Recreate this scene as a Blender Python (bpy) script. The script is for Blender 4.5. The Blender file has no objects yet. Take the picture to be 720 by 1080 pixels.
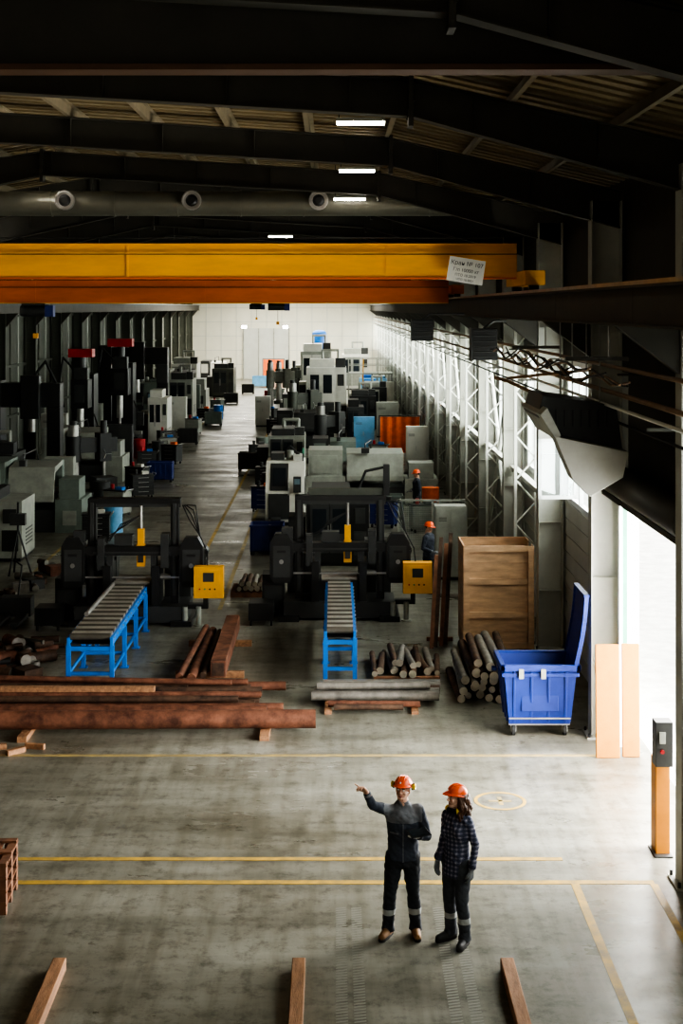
import bpy, bmesh, math, random
from mathutils import Vector, Matrix, noise
from mathutils.bvhtree import BVHTree
random.seed(7)
V=Vector
scn=bpy.context.scene
COL=scn.collection
# ---------------------------------------------------------------- materials
def nt(m):
    m.use_nodes=True
    t=m.node_tree
    return t,t.nodes,t.links
def mat(name,col,rough=.6,metal=0.,var=.18,scale=3.,bump=0.,bs=20.,emit=0.,stretch=(1,1,1),col2=None,spec=.5):
    m=bpy.data.materials.new(name); t,N,L=nt(m)
    p=N['Principled BSDF']
    p.inputs['Roughness'].default_value=rough; p.inputs['Metallic'].default_value=metal
    p.inputs['Specular IOR Level'].default_value=spec
    tc=N.new('ShaderNodeTexCoord'); mp=N.new('ShaderNodeMapping'); mp.inputs['Scale'].default_value=stretch
    L.new(tc.outputs['Object'],mp.inputs['Vector'])
    nz=N.new('ShaderNodeTexNoise'); nz.inputs['Scale'].default_value=scale; nz.inputs['Detail'].default_value=6; nz.inputs['Roughness'].default_value=.65
    L.new(mp.outputs['Vector'],nz.inputs['Vector'])
    r=N.new('ShaderNodeValToRGB'); r.color_ramp.elements[0].position=.32; r.color_ramp.elements[1].position=.68
    c=V(col)
    a=c*(1-var); b=V(col2) if col2 else c*(1+var)
    r.color_ramp.elements[0].color=(*a,1); r.color_ramp.elements[1].color=(*[min(1,x) for x in b],1)
    L.new(nz.outputs['Fac'],r.inputs['Fac']); L.new(r.outputs['Color'],p.inputs['Base Color'])
    if bump>0:
        n2=N.new('ShaderNodeTexNoise'); n2.inputs['Scale'].default_value=bs; n2.inputs['Detail'].default_value=4
        L.new(mp.outputs['Vector'],n2.inputs['Vector'])
        bp=N.new('ShaderNodeBump'); bp.inputs['Strength'].default_value=bump; bp.inputs['Distance'].default_value=.02
        L.new(n2.outputs['Fac'],bp.inputs['Height']); L.new(bp.outputs['Normal'],p.inputs['Normal'])
    if emit>0:
        p.inputs['Emission Color'].default_value=(*col,1); p.inputs['Emission Strength'].default_value=emit
    return m
M={}
M['black']=mat('black_paint',(.012,.012,.012),.42)
M['dark']=mat('dark_gray_paint',(.035,.036,.035),.45)
M['olive']=mat('olive_dark_paint',(.06,.065,.05),.5)
M['machgrey']=mat('machine_gray',(.30,.31,.27),.45)
M['greengrey']=mat('green_gray_paint',(.15,.18,.155),.5)
M['white']=mat('off_white_paint',(.62,.61,.55),.45,var=.08)
M['blue']=mat('conveyor_blue',(.010,.15,.52),.4)
M['binblue']=mat('bin_blue_plastic',(.010,.032,.22),.42,var=.15)
M['ltblue']=mat('light_blue_paint',(.15,.38,.62),.45)
M['navyb']=mat('crate_navy',(.02,.035,.16),.5)
M['yellow']=mat('yellow_paint',(.76,.36,.012),.45,var=.1)
M['postyel']=mat('post_yellow_paint',(.55,.20,.004),.6,var=.1)
M['craneyel']=mat('crane_yellow',(.80,.36,.012),.42,var=.2,scale=.6,stretch=(.6,1,3))
M['craneor']=mat('crane_orange',(.62,.13,.008),.5,var=.2,scale=.6,stretch=(.6,1,3))
M['orange']=mat('orange_fabric',(.85,.16,.03),.7)
M['red']=mat('red_paint',(.42,.015,.02),.45)
M['steel']=mat('steel_bare',(.42,.41,.39),.35,.8,bump=.1)
M['roller']=mat('roller_steel',(.40,.38,.34),.38,.6)
M['rollerd']=mat('roller_steel_shade_band',(.12,.11,.09),.5,.6)  # shading bands between rollers, put into the colour of every other one
M['rust']=mat('rusty_steel',(.13,.045,.025),.7,.25,var=.5,scale=4,bump=.3,col2=(.26,.11,.065))
M['rustd']=mat('dark_rusty_steel',(.06,.035,.025),.65,.3,var=.5,scale=4,bump=.3,col2=(.14,.08,.05))
M['bar']=mat('gray_bar_steel',(.22,.205,.18),.5,.45,var=.35,scale=5,bump=.15)
M['barend']=mat('sawn_bar_end',(.52,.47,.38),.4,.4)
M['wood']=mat('timber',(.32,.165,.085),.75,var=.35,scale=3,bump=.25,stretch=(6,1,6))
M['ply']=mat('plywood',(.46,.29,.17),.7,var=.25,scale=2.2,bump=.1,stretch=(1,1,4))
M['palletw']=mat('pallet_wood',(.21,.095,.05),.8,var=.4,scale=4)
M['insul']=mat('yellow_board',(.42,.17,.022),.85,var=.08,scale=6,bump=.2,bs=60,spec=.2)
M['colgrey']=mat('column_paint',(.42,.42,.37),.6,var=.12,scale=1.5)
M['brace']=mat('brace_paint',(.70,.71,.66),.6,var=.08)
M['beamdark']=mat('beam_dark_paint',(.045,.041,.030),.6,var=.25,scale=1)
M['beambrown']=mat('primer_brown',(.09,.042,.018),.6)
M['roof']=mat('roof_sheet',(.235,.185,.105),.6,var=.2,scale=.8)
M['purlin']=mat('purlin_galvanised',(.24,.20,.13),.5,.2)
M['duct']=mat('duct_metal',(.17,.165,.13),.38,.5,var=.15,scale=1)
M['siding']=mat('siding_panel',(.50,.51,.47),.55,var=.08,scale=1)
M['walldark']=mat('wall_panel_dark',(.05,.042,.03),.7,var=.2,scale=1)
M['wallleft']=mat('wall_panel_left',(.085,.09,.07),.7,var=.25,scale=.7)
M['wallfar']=mat('wall_panel_far',(.66,.64,.54),.7,var=.06,scale=.4)
M['frame']=mat('window_frame',(.70,.72,.72),.5,var=.05)
M['rubber']=mat('rubber',(.02,.02,.02),.8)
M['lamp']=mat('lamp_emitter',(1,.95,.85),.5,emit=40,var=0)
M['screen']=mat('screen_glow',(.10,.15,.17),.3,emit=.25,var=.2)
M['heatergrey']=mat('heater_casing',(.33,.33,.29),.5,var=.08)
M['signw']=mat('sign_white',(.75,.74,.68),.6,var=.05)
M['ink']=mat('sign_ink',(.02,.02,.03),.7,var=0)
M['green']=mat('green_paint',(.05,.22,.14),.5)
M['cable']=mat('cable_black',(.015,.015,.015),.6)
M['pipe']=mat('pipe_copper_brown',(.26,.16,.09),.5,.3)
M['glassdark']=mat('tinted_window',(.02,.025,.03),.12,var=.1)
def glass():
    m=bpy.data.materials.new('window_glass'); t,N,L=nt(m)
    N.remove(N['Principled BSDF']); o=N['Material Output']
    tr=N.new('ShaderNodeBsdfTransparent'); tr.inputs[0].default_value=(.9,.94,.95,1)
    g=N.new('ShaderNodeBsdfGlossy'); g.inputs['Roughness'].default_value=.05
    mx=N.new('ShaderNodeMixShader'); mx.inputs[0].default_value=.06
    L.new(tr.outputs[0],mx.inputs[1]); L.new(g.outputs[0],mx.inputs[2]); L.new(mx.outputs[0],o.inputs[0])
    return m
M['glass']=glass()
def floor_mat():
    m=bpy.data.materials.new('polished_concrete'); t,N,L=nt(m); p=N['Principled BSDF']
    tc=N.new('ShaderNodeTexCoord')
    def nz(s,st=(1,1,1),d=8,r=.6):
        mp=N.new('ShaderNodeMapping'); mp.inputs['Scale'].default_value=st; L.new(tc.outputs['Object'],mp.inputs['Vector'])
        n=N.new('ShaderNodeTexNoise'); n.inputs['Scale'].default_value=s; n.inputs['Detail'].default_value=d; n.inputs['Roughness'].default_value=r
        L.new(mp.outputs[0],n.inputs['Vector']); return n.outputs['Fac']
    def ramp(src,p0,c0,p1,c1):
        r=N.new('ShaderNodeValToRGB'); e=r.color_ramp.elements; e[0].position=p0; e[0].color=(*c0,1); e[1].position=p1; e[1].color=(*c1,1)
        L.new(src,r.inputs[0]); return r.outputs[0]
    def mul(a,b,f=1):
        x=N.new('ShaderNodeMixRGB'); x.blend_type='MULTIPLY'; x.inputs[0].default_value=f; L.new(a,x.inputs[1]); L.new(b,x.inputs[2]); return x.outputs[0]
    base=ramp(nz(.3),.32,(.165,.155,.12),.68,(.325,.32,.275))
    st=ramp(nz(1.1,(.22,1.7,1)),.3,(.5,.5,.46),.6,(1,1,1))
    st2=ramp(nz(2.4,(2.2,.18,1)),.36,(.66,.65,.60),.55,(1,1,1))
    sp=ramp(nz(4.0,r=.8),.34,(.30,.28,.25),.50,(1,1,1))
    sc=ramp(nz(.8,(1,1.3,1),12,.8),.36,(.50,.49,.44),.46,(1,1,1))
    c=mul(mul(mul(mul(base,st,.85),sp,.8),st2,.75),sc,.75)
    L.new(c,p.inputs['Base Color'])
    rr=N.new('ShaderNodeMapRange'); L.new(nz(.9,(.5,1,1)),rr.inputs[0]); rr.inputs[1].default_value=.3; rr.inputs[2].default_value=.7; rr.inputs[3].default_value=.22; rr.inputs[4].default_value=.5
    L.new(rr.outputs[0],p.inputs['Roughness'])
    bp=N.new('ShaderNodeBump'); bp.inputs['Strength'].default_value=.12; bp.inputs['Distance'].default_value=.01; L.new(nz(8),bp.inputs['Height']); L.new(bp.outputs[0],p.inputs['Normal'])
    return m
M['floor']=floor_mat()
M['line']=mat('floor_line_yellow',(.33,.25,.10),.5,var=.25,scale=3,col2=(.66,.41,.06))
M['linef']=mat('floor_line_faded',(.25,.22,.14),.5,var=.2,scale=3,col2=(.48,.34,.11))
M['linew']=mat('floor_tyre_mark',(.27,.265,.23),.5,var=.1,scale=3)
def plaid():
    m=bpy.data.materials.new('plaid_shirt'); t,N,L=nt(m); p=N['Principled BSDF']; p.inputs['Roughness'].default_value=.85
    tc=N.new('ShaderNodeTexCoord'); outs=[]
    for d in ('X','Z'):
        w=N.new('ShaderNodeTexWave'); w.bands_direction=d; w.inputs['Scale'].default_value=6.5; w.inputs['Distortion'].default_value=.4
        L.new(tc.outputs['Object'],w.inputs['Vector']); outs.append(w.outputs['Fac'])
    a=N.new('ShaderNodeMath'); a.operation='ADD'; L.new(outs[0],a.inputs[0]); L.new(outs[1],a.inputs[1])
    h=N.new('ShaderNodeMath'); h.operation='MULTIPLY'; h.inputs[1].default_value=.5; L.new(a.outputs[0],h.inputs[0])
    r=N.new('ShaderNodeValToRGB'); r.color_ramp.interpolation='CONSTANT'; e=r.color_ramp.elements
    e[0].color=(.035,.042,.075,1); e[1].position=.5; e[1].color=(.11,.11,.16,1); x=e.new(.86); x.color=(.30,.29,.34,1)
    L.new(h.outputs[0],r.inputs[0]); L.new(r.outputs[0],p.inputs['Base Color']); return m
# ---------------------------------------------------------------- builder
class B:
    def __init__(s,name): s.n=name; s.bm=bmesh.new(); s.ms=[]
    def mi(s,m):
        m=M[m] if isinstance(m,str) else m
        if m not in s.ms: s.ms.append(m)
        return s.ms.index(m)
    def faces(s,vs,fs,m,smooth=False):
        i=s.mi(m); bv=[s.bm.verts.new(v) for v in vs]
        for f in fs:
            try:
                q=s.bm.faces.new([bv[k] for k in f]); q.material_index=i; q.smooth=smooth
            except ValueError: pass
    def box(s,x0,x1,y0,y1,z0,z1,m,rot=None):
        vs=[V((x,y,z)) for z in (z0,z1) for y in (y0,y1) for x in (x0,x1)]
        if rot is not None:
            c=V(((x0+x1)/2,(y0+y1)/2,(z0+z1)/2)); vs=[c+rot@(v-c) for v in vs]
        s.faces(vs,[(0,2,3,1),(4,5,7,6),(0,1,5,4),(2,6,7,3),(0,4,6,2),(1,3,7,5)],m)
        return s
    def cyl(s,p0,p1,r,m,r2=None,n=14,capm=None):
        p0=V(p0);p1=V(p1); r2=r if r2 is None else r2
        d=(p1-p0).normalized(); a=d.orthogonal().normalized(); b=d.cross(a)
        A=[p0+(a*math.cos(2*math.pi*k/n)+b*math.sin(2*math.pi*k/n))*r for k in range(n)]
        C=[p1+(a*math.cos(2*math.pi*k/n)+b*math.sin(2*math.pi*k/n))*r2 for k in range(n)]
        s.faces(A+C,[(k,(k+1)%n,n+(k+1)%n,n+k) for k in range(n)],m,True)
        cm=capm or m
        s.faces(A,[tuple(range(n))[::-1]],cm); s.faces(C,[tuple(range(n))],cm)
        return s
    def pipe(s,p0,p1,r,m,t=.02,n=20):
        p0=V(p0);p1=V(p1); d=(p1-p0).normalized(); a=d.orthogonal().normalized(); b=d.cross(a)
        R=[]
        for p,q in ((p0,r),(p1,r),(p1,r-t),(p0,r-t)):
            R+= [p+(a*math.cos(2*math.pi*k/n)+b*math.sin(2*math.pi*k/n))*q for k in range(n)]
        fs=[]
        for j in range(4):
            j2=(j+1)%4
            fs+=[(j*n+k,j*n+(k+1)%n,j2*n+(k+1)%n,j2*n+k) for k in range(n)]
        s.faces(R,fs,m,False); return s
    def prism(s,pts,ax,a0,a1,m):
        def mk(u,v,w): return {'x':(w,u,v),'y':(u,w,v),'z':(u,v,w)}[ax]
        n=len(pts); vs=[V(mk(u,v,a0)) for u,v in pts]+[V(mk(u,v,a1)) for u,v in pts]
        s.faces(vs,[tuple(range(n))[::-1],tuple(range(n,2*n))]+[(k,(k+1)%n,n+(k+1)%n,n+k) for k in range(n)],m); return s
    def sph(s,c,r,m,nu=12,nv=8,rot=None):
        c=V(c); r=V(r) if hasattr(r,'__len__') else V((r,r,r)); vs=[];fs=[]
        for j in range(1,nv):
            th=math.pi*j/nv
            for k in range(nu):
                ph=2*math.pi*k/nu; vs.append(V((r.x*math.sin(th)*math.cos(ph),r.y*math.sin(th)*math.sin(ph),r.z*math.cos(th))))
        vs.append(V((0,0,r.z))); vs.append(V((0,0,-r.z))); t=len(vs)-2
        if rot is not None: vs=[rot@v for v in vs]
        vs=[c+v for v in vs]
        for j in range(nv-2):
            for k in range(nu): fs.append((j*nu+k,(j+1)*nu+k,(j+1)*nu+(k+1)%nu,j*nu+(k+1)%nu))
        for k in range(nu): fs.append((t,k,(k+1)%nu)); fs.append((t+1,(nv-2)*nu+(k+1)%nu,(nv-2)*nu+k))
        s.faces(vs,fs,m,True); return s
    def tube(s,pts,r,m,n=8):
        for a,b in zip(pts[:-1],pts[1:]): s.cyl(a,b,r,m,n=n)
        for a in pts[1:-1]: s.sph(a,r*1.02,m,8,6)
        return s
    def strip(s,pts,y0,y1,t,m):
        for a,b in zip(pts[:-1],pts[1:]):
            s.prism([a,b,(b[0],b[1]-t),(a[0],a[1]-t)],'y',y0,y1,m)
        return s
    def done(s,loc=(0,0,0),rz=0,bevel=0,parent=None,recenter=True):
        bm=s.bm
        bmesh.ops.recalc_face_normals(bm,faces=bm.faces)
        off=V((0,0,0))
        if recenter:
            xs=[v.co.x for v in bm.verts]; ys=[v.co.y for v in bm.verts]; zs=[v.co.z for v in bm.verts]
            off=V(((min(xs)+max(xs))/2,(min(ys)+max(ys))/2,min(zs)))
            for v in bm.verts: v.co-=off
        me=bpy.data.meshes.new(s.n); bm.to_mesh(me); bm.free()
        for m in s.ms: me.materials.append(m)
        ob=bpy.data.objects.new(s.n,me); COL.objects.link(ob)
        R=Matrix.Rotation(rz,4,'Z')
        ob.matrix_world=Matrix.Translation(V(loc))@R@Matrix.Translation(off)
        if bevel:
            md=ob.modifiers.new('bevel','BEVEL'); md.width=bevel; md.segments=2; md.limit_method='ANGLE'; md.angle_limit=math.radians(50)
        if parent is not None: ob.parent=parent
        return ob
def RX(a): return Matrix.Rotation(a,3,'X')
def RY(a): return Matrix.Rotation(a,3,'Y')
def RZ(a): return Matrix.Rotation(a,3,'Z')
# ================================================================ SHELL
XR=4.75; XL=-14.2; YF=141.0; YB=-6.0
RAFT=[-0.7+6*k for k in range(0,24)]
roofpts=[(XL-.1,9.15),(-6,10.5),(.93,10.05),(XR+.1,9.15)]
def roofz(x):
    for a,b in zip(roofpts[:-1],roofpts[1:]):
        if a[0]<=x<=b[0]: return a[1]+(b[1]-a[1])*(x-a[0])/(b[0]-a[0])
    return 9.15
b=B('floor'); b.box(XL-.3,XR+.25,YB,YF,-.2,0,'floor'); fl=b.done(recenter=False)
M['asph']=mat('yard_concrete',(.75,.75,.72),.9)
b=B('ground_outside'); b.box(XR+.25,60,-20,160,-.3,-.04,'asph'); b.done()
b=B('ceiling')
b.strip(roofpts,YB,YF,.05,'roof')
y=8.0
while y<70:
    for a,c in zip(roofpts[:-1],roofpts[1:]):
        b.prism([(a[0],a[1]-.05),(c[0],c[1]-.05),(c[0],c[1]-.085),(a[0],a[1]-.085)],'y',y,y+.16,'roof')
    y+=.4
b.done()
b=B('roof_purlins')
x=-13.4
while x<4.4:
    z=roofz(x)-.09
    b.box(x-.004,x+.004,YB+.1,YF-.4,z-.16,z,'purlin'); b.box(x,x+.07,YB+.1,YF-.4,z-.008,z,'purlin'); b.box(x-.07,x,YB+.1,YF-.4,z-.168,z-.16,'purlin')
    x+=1.3
b.done()
def rafter(y):
    b=B('roof_rafter')
    top=[(XL+.45,roofz(XL+.45)-.27),(-6,10.23),(.93,9.78),(XR-.05,roofz(XR-.05)-.27)]
    dep=[.95,.5,.46,.62]
    bot=[(p[0],p[1]-d) for p,d in zip(top,dep)]
    for i in range(3):
        b.prism([top[i],top[i+1],bot[i+1],bot[i]],'y',y-.008,y+.008,'beamdark')
    b.strip(top,y-.12,y+.12,.02,'beamdark'); b.strip([(p[0],p[1]+.02) for p in bot],y-.12,y+.12,.02,'beamdark')
    for x,d in ((.93,.5),(-6,.55)):
        z=roofz(x)-.23; b.box(x-.03,x+.03,y-.15,y+.15,z-d-.12,z,'beamdark')
        for k in range(5):
            for sy in(-.1,.1): b.cyl((x-.05,y+sy,z-.1-k*.1),(x+.05,y+sy,z-.1-k*.1),.015,'beamdark',n=6)
    for k in range(-8,3):
        xx=k*1.5+.2
        z=roofz(xx)-.28; b.box(xx-.006,xx+.006,y-.1,y+.1,z-.44,z,'beamdark')
    for xx in (-9.5,-7,-4.4,-1.8,3.0):
        z=roofz(xx); b.tube([(xx,y+.05,z-.68),(xx,y+.9,z-.2)],.025,'purlin',6)
    return b.done()
for y in RAFT[1:]: rafter(y)
def column(xa,xb,y,top,m,name='steel_column'):
    b=B(name); lo,hi=min(xa,xb),max(xa,xb)
    b.box(lo,lo+.02,y-.16,y+.16,0,top,m); b.box(hi-.02,hi,y-.16,y+.16,0,top,m); b.box(lo+.02,hi-.02,y-.008,y+.008,0,top,m)
    for z in (1.2,2.6,4.0,5.4,6.6): b.box(lo+.02,hi-.02,y-.14,y+.14,z,z+.012,m)
    b.box(lo-.08,hi+.03,y-.24,y+.24,0,.03,m)
    for sy in(-.2,.2): b.cyl((lo-.04,y+sy,.03),(lo-.04,y+sy,.09),.02,'dark',n=6)
    return b.done()
for y in RAFT[1:]: column(4.19,4.69,y,8.75,'colgrey')
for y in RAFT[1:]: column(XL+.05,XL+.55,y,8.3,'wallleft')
DOOR0,DOOR1=17.7,22.95
b=B('wall_right')
for i in range(len(RAFT)):
    y0=RAFT[i]; y1=y0+6 if i<len(RAFT)-1 else YF
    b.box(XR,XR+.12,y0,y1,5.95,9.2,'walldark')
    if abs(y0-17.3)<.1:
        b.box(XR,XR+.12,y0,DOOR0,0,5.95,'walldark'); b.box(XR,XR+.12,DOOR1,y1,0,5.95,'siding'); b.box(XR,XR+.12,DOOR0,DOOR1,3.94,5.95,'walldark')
        continue
    z=0
    while z<3.05:
        z1=min(z+.34,3.08); b.box(XR,XR+.12,y0,y1,z,z1-.015,'siding'); b.box(XR+.02,XR+.12,y0,y1,z1-.015,z1,'siding'); z=z1
    b.box(XR-.005,XR+.12,y0-.35,y0+.35,3.08,5.95,'siding')
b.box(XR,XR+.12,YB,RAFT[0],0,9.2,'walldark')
b.done()
wi=0
for i in range(len(RAFT)):
    y0=RAFT[i]+.35; y1=min(RAFT[i]+6-.35,YF-.2)
    if abs(RAFT[i]-17.3)<.1: continue
    wi+=1; b=B('window_%d'%wi)
    b.box(XR,XR+.1,y0,y1,3.08,3.18,'frame'); b.box(XR,XR+.1,y0,y1,5.85,5.95,'frame')
    n=4
    for k in range(n+1):
        yy=y0+.035+(y1-y0-.07)*k/n; b.box(XR+.01,XR+.09,yy-.035,yy+.035,3.18,5.85,'frame')
    b.box(XR+.02,XR+.08,y0,y1,4.5,4.56,'frame')
    b.box(XR+.045,XR+.05,y0,y1,3.18,5.85,'glass')
    b.done()
b=B('window_open_sash')
for (u0,u1,z0,z1) in ((0,.75,3.3,3.37),(0,.75,4.4,4.47),(0,.06,3.3,4.47),(.69,.75,3.3,4.47)):
    b.box(-u1,-u0,-.02,.02,z0,z1,'frame')
b.box(-.7,-.05,-.003,.003,3.35,4.42,'glass'); b.done(loc=(4.7,27.6,0),rz=.1)
b=B('door_frame')
b.box(4.70,4.9,DOOR0-.0,DOOR0+.1,0,3.94,'frame'); b.box(4.70,4.9,DOOR1-.1,DOOR1,0,3.94,'frame'); b.box(4.70,4.9,DOOR0,DOOR1,3.84,3.94,'frame'); b.done()
b=B('door_roller_housing'); b.cyl((4.45,DOOR0,4.3),(4.45,DOOR1-.1,4.3),.24,'beamdark',n=20); b.box(4.3,4.74,DOOR0,DOOR1-.1,4.02,4.1,'beamdark'); b.done()
b=B('door_guide_post'); b.box(4.6,4.68,22.7,22.8,0,3.95,'green'); b.box(4.55,4.6,22.68,22.82,0,3.95,'frame'); b.done()
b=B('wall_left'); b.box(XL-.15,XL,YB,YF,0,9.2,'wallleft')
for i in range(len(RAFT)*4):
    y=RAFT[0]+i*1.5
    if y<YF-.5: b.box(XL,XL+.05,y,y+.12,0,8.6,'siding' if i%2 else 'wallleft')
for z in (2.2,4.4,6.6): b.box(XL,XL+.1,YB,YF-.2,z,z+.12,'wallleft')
b.done()
b=B('wall_far'); b.box(XL-.15,XR+.15,YF,YF+.2,0,10.5,'wallfar')
for z in (1.4,2.8,4.2,5.6,7.0): b.box(XL,XR,YF-.03,YF,z,z+.05,'siding')
for k in range(13):
    x=XL+k*1.5; b.box(x,x+.06,YF-.03,YF,0,9,'siding')
b.done()
b=B('door_far_gate'); b.box(-9,-4.4,YF-.12,YF-.03,0,5,'siding')
for x in(-9,-7.5,-6,-4.5): b.box(x,x+.1,YF-.17,YF-.12,0,5,'machgrey')
b.done()
for x in(-8.9,-4.8):
    b=B('gate_lamp'); b.box(-.3,.3,-.1,0,-.15,.15,'dark'); b.box(-.25,.25,-.13,-.1,-.12,.12,'lamp'); b.done(loc=(x,YF-.03,5.15))
b=B('wall_near'); b.box(XL-.15,XR+.15,YB-.2,YB,0,10.5,'walldark'); b.done()
for nm,xx in (('crane_runway_beam',3.62),('crane_runway_beam',-13.35)):
    b=B(nm)
    b.box(xx-.15,xx+.15,YB+.2,YF-.3,7.24,7.27,'beamdark'); b.box(xx-.12,xx+.12,YB+.2,YF-.3,6.78,6.81,'beamdark'); b.box(xx-.01,xx+.01,YB+.2,YF-.3,6.81,7.24,'beamdark')
    b.box(xx-.03,xx+.03,YB+.2,YF-.3,7.27,7.33,'steel')
    for y in RAFT[1:]:
        if xx>0: b.prism([(xx-.2,6.78),(4.18,6.78),(4.18,6.2)],'y',y-.1,y+.1,'beamdark')
        else: b.prism([(xx+.2,6.78),(XL+.56,6.78),(XL+.56,6.2)],'y',y-.1,y+.1,'beamdark')
        b.box(xx-.012,xx+.012,y-.1,y+.1,6.81,7.24,'beamdark')
    b.done()
b=B('wall_bracing_right')
for i,y in enumerate(RAFT):
    if y<29 : continue
    if i%2==0 or y>50:
        for (ya,za,yb,zb) in ((y+.2,.6,y+3,3.0),(y+3,3.0,y+5.8,.6),(y+.2,5.8,y+3,3.2),(y+3,3.2,y+5.8,5.8)):
            b.tube([(4.45,ya,za),(4.45,yb,zb)],.06,'brace',8)
    for xx in (4.12,4.58): b.box(xx-.03,xx+.03,y+2.95,y+3.05,0.0,6.6,'brace')
    z=.1; f=1
    while z<6.2:
        p=(4.12,y+3,z) if f>0 else (4.58,y+3,z); q=(4.58,y+3,z+.5) if f>0 else (4.12,y+3,z+.5)
        b.cyl(p,q,.02,'brace',n=6); z+=.5; f=-f
    b.box(4.35,4.5,y+.1,y+5.9,3.02,3.12,'brace')
    b.box(4.35,4.5,y+.1,y+5.9,6.0,6.1,'brace')
b.done()
# ================================================================ CRANES
def crane(name,y,z0,h,m,m2,hoistx):
    b=B(name)
    x0,x1=-13.18,3.45
    b.box(x0,x1,y-.18,y+.18,z0,z0+.03,m2); b.box(x0,x1,y-.18,y+.18,z0+h-.03,z0+h,m)
    b.box(x0,x1,y-.15,y-.14,z0+.03,z0+h-.03,m); b.box(x0,x1,y+.14,y+.15,z0+.03,z0+h-.03,m)
    for xx in (-9,-3.9,1.0):
        b.box(xx-.02,xx+.02,y-.17,y-.15,z0+.03,z0+h-.03,m)
    for xx in (-13.35,3.62):
        b.box(xx-.18,xx+.18,y-1.4,y+1.4,7.42,7.42+.26,m)
        for yy in(y-1.2,y+1.2): b.cyl((xx-.09,yy,7.42),(xx+.09,yy,7.42),.085,'dark')
    hx=hoistx
    b.box(hx-.35,hx+.35,y-.4,y+.4,z0-.06,z0,'dark'); b.cyl((hx-.45,y-.05,z0-.22),(hx+.3,y-.05,z0-.22),.17,'dark')
    b.box(hx+.3,hx+.55,y-.2,y+.15,z0-.4,z0-.06,'navyb'); b.cyl((hx,y-.05,z0-.4),(hx,y-.05,z0-.9),.012,'cable',n=6)
    b.box(hx-.07,hx+.07,y-.12,y+.02,z0-1.05,z0-.9,'craneyel')
    b.cyl((x0+.3,y-.25,z0+h+.1),(x1-.3,y-.25,z0+h+.1),.012,'cable',n=6)
    b.box(x0,x1,y-.24,y-.22,z0+h*.68,z0+h*.71,'dark')
    return b.done()
c1=crane('overhead_crane',27.0,7.55,.67,'craneyel','craneor',-12.2)
crane('overhead_crane',43.0,7.14,.70,'craneor','craneyel',-9.0)
crane('overhead_crane',66.0,7.28,.6,'craneor','craneyel',-2.6)
crane('overhead_crane',92.0,7.3,.5,'craneor','craneyel',-5)
b=B('hanging_roof_girder'); b.box(XL+.1,4.0,11.8,12.1,8.98,9.03,'beambrown'); b.box(XL+.1,4.0,11.94,11.96,9.03,9.6,'beamdark'); b.box(XL+.1,4.0,11.8,12.1,9.6,9.64,'beamdark'); b.done()
sgn=B('crane_sign'); sgn.box(-.34,.34,-.012,.012,-.23,.23,'signw'); so=sgn.done(recenter=False); so.location=(2.47,26.6,7.70); so.rotation_euler=(0,math.radians(9),0)
def text(s,loc,size,parent,m='ink',rot=(math.pi/2,0,0)):
    cu=bpy.data.curves.new('lettering','FONT'); cu.body=s; cu.size=size; cu.extrude=.001; cu.materials.append(M[m]); cu.align_x='CENTER'
    o=bpy.data.objects.new('lettering',cu); COL.objects.link(o); o.location=loc; o.rotation_euler=rot; o.parent=parent; return o
text('Кран № 107',(0,-.016,.09),.11,so); text('Г/п 10000 кг',(0,-.016,-.03),.09,so); text('ПТО 10.2019',(0,-.016,-.12),.07,so); text('ЧТО 10.2021',(0,-.016,-.20),.06,so)
b=B('ventilation_duct'); b.cyl((-13.6,31,9.28),(3.9,31,9.28),.27,'duct',n=24)
for k in range(12):
    x=-13+k*1.37; b.cyl((x,31,9.28),(x+.03,31,9.28),.285,'duct',n=24)
for k in range(-4,2):
    x=-.33+k*2.73
    b.cyl((x,30.76,9.32),(x,30.6,9.32),.2,'steel',n=20); b.pipe((x,30.62,9.32),(x,30.52,9.32),.21,'steel',.03); b.cyl((x,30.6,9.32),(x,30.57,9.32),.13,'black',r2=.07,n=16)
b.done()
def lamp(x,y,z):
    b=B('led_linear_lamp'); b.box(-.34,.34,-.07,.07,.0,.05,'machgrey'); b.box(-.33,.33,-.06,.06,-.035,0,'lamp')
    for sx in(-.3,.3): b.cyl((sx,0,.05),(sx,0,roofz(x)-z-.05),.008,'cable',n=6)
    b.done(loc=(x,y,z))
for (x,y,z) in ((.37,19.7,9.58),(.43,26.6,9.58),(.33,30.1,9.32),(-6.15,29.9,9.88),(-11.2,58,9.2),(-1.5,40,9.02),(-3.2,70,9.7),(-7,85,9.9),(-10,40,9.2)): lamp(x,y,z)
# ================================================================ RIGHT WALL EQUIPMENT
b=B('wall_service_pipes')
for (x,z,r,m) in ((4.02,5.78,.035,'pipe'),(3.9,5.62,.025,'brace'),(4.05,6.15,.03,'pipe'),(4.1,5.35,.02,'cable')):
    b.cyl((x,12,z),(x,YF-1,z),r,m,n=10)
for y in RAFT[2:]:
    b.box(3.8,4.18,y-.03,y+.03,5.5,5.54,'beamdark'); b.box(3.85,4.18,y+2,y+2.05,6.08,6.11,'beamdark')
b.done()
b=B('power_cable_bundle')
for j in range(7):
    pts=[]; x0=3.02+.10*j; ph=random.random()*3
    for k in range(14):
        y=17.5+k*.75; sag=.16*math.sin(k*math.pi/4+ph)**2
        pts.append((min(3.78,x0+.10*math.sin(k*.4+ph)),y,6.32-.04*j-sag+.05*math.sin(k+ph)))
    b.tube(pts,.014,['cable','pipe','cable','cable','pipe','cable','pipe'][j],6)
b.box(2.95,3.75,18.1,18.16,6.33,6.38,'beamdark'); b.box(2.95,3.75,23.5,23.56,6.33,6.38,'beamdark')
for y in (18.13,23.53): b.cyl((3.5,y,6.38),(3.5,y,6.77),.012,'steel',n=6)
b.done()
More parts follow.
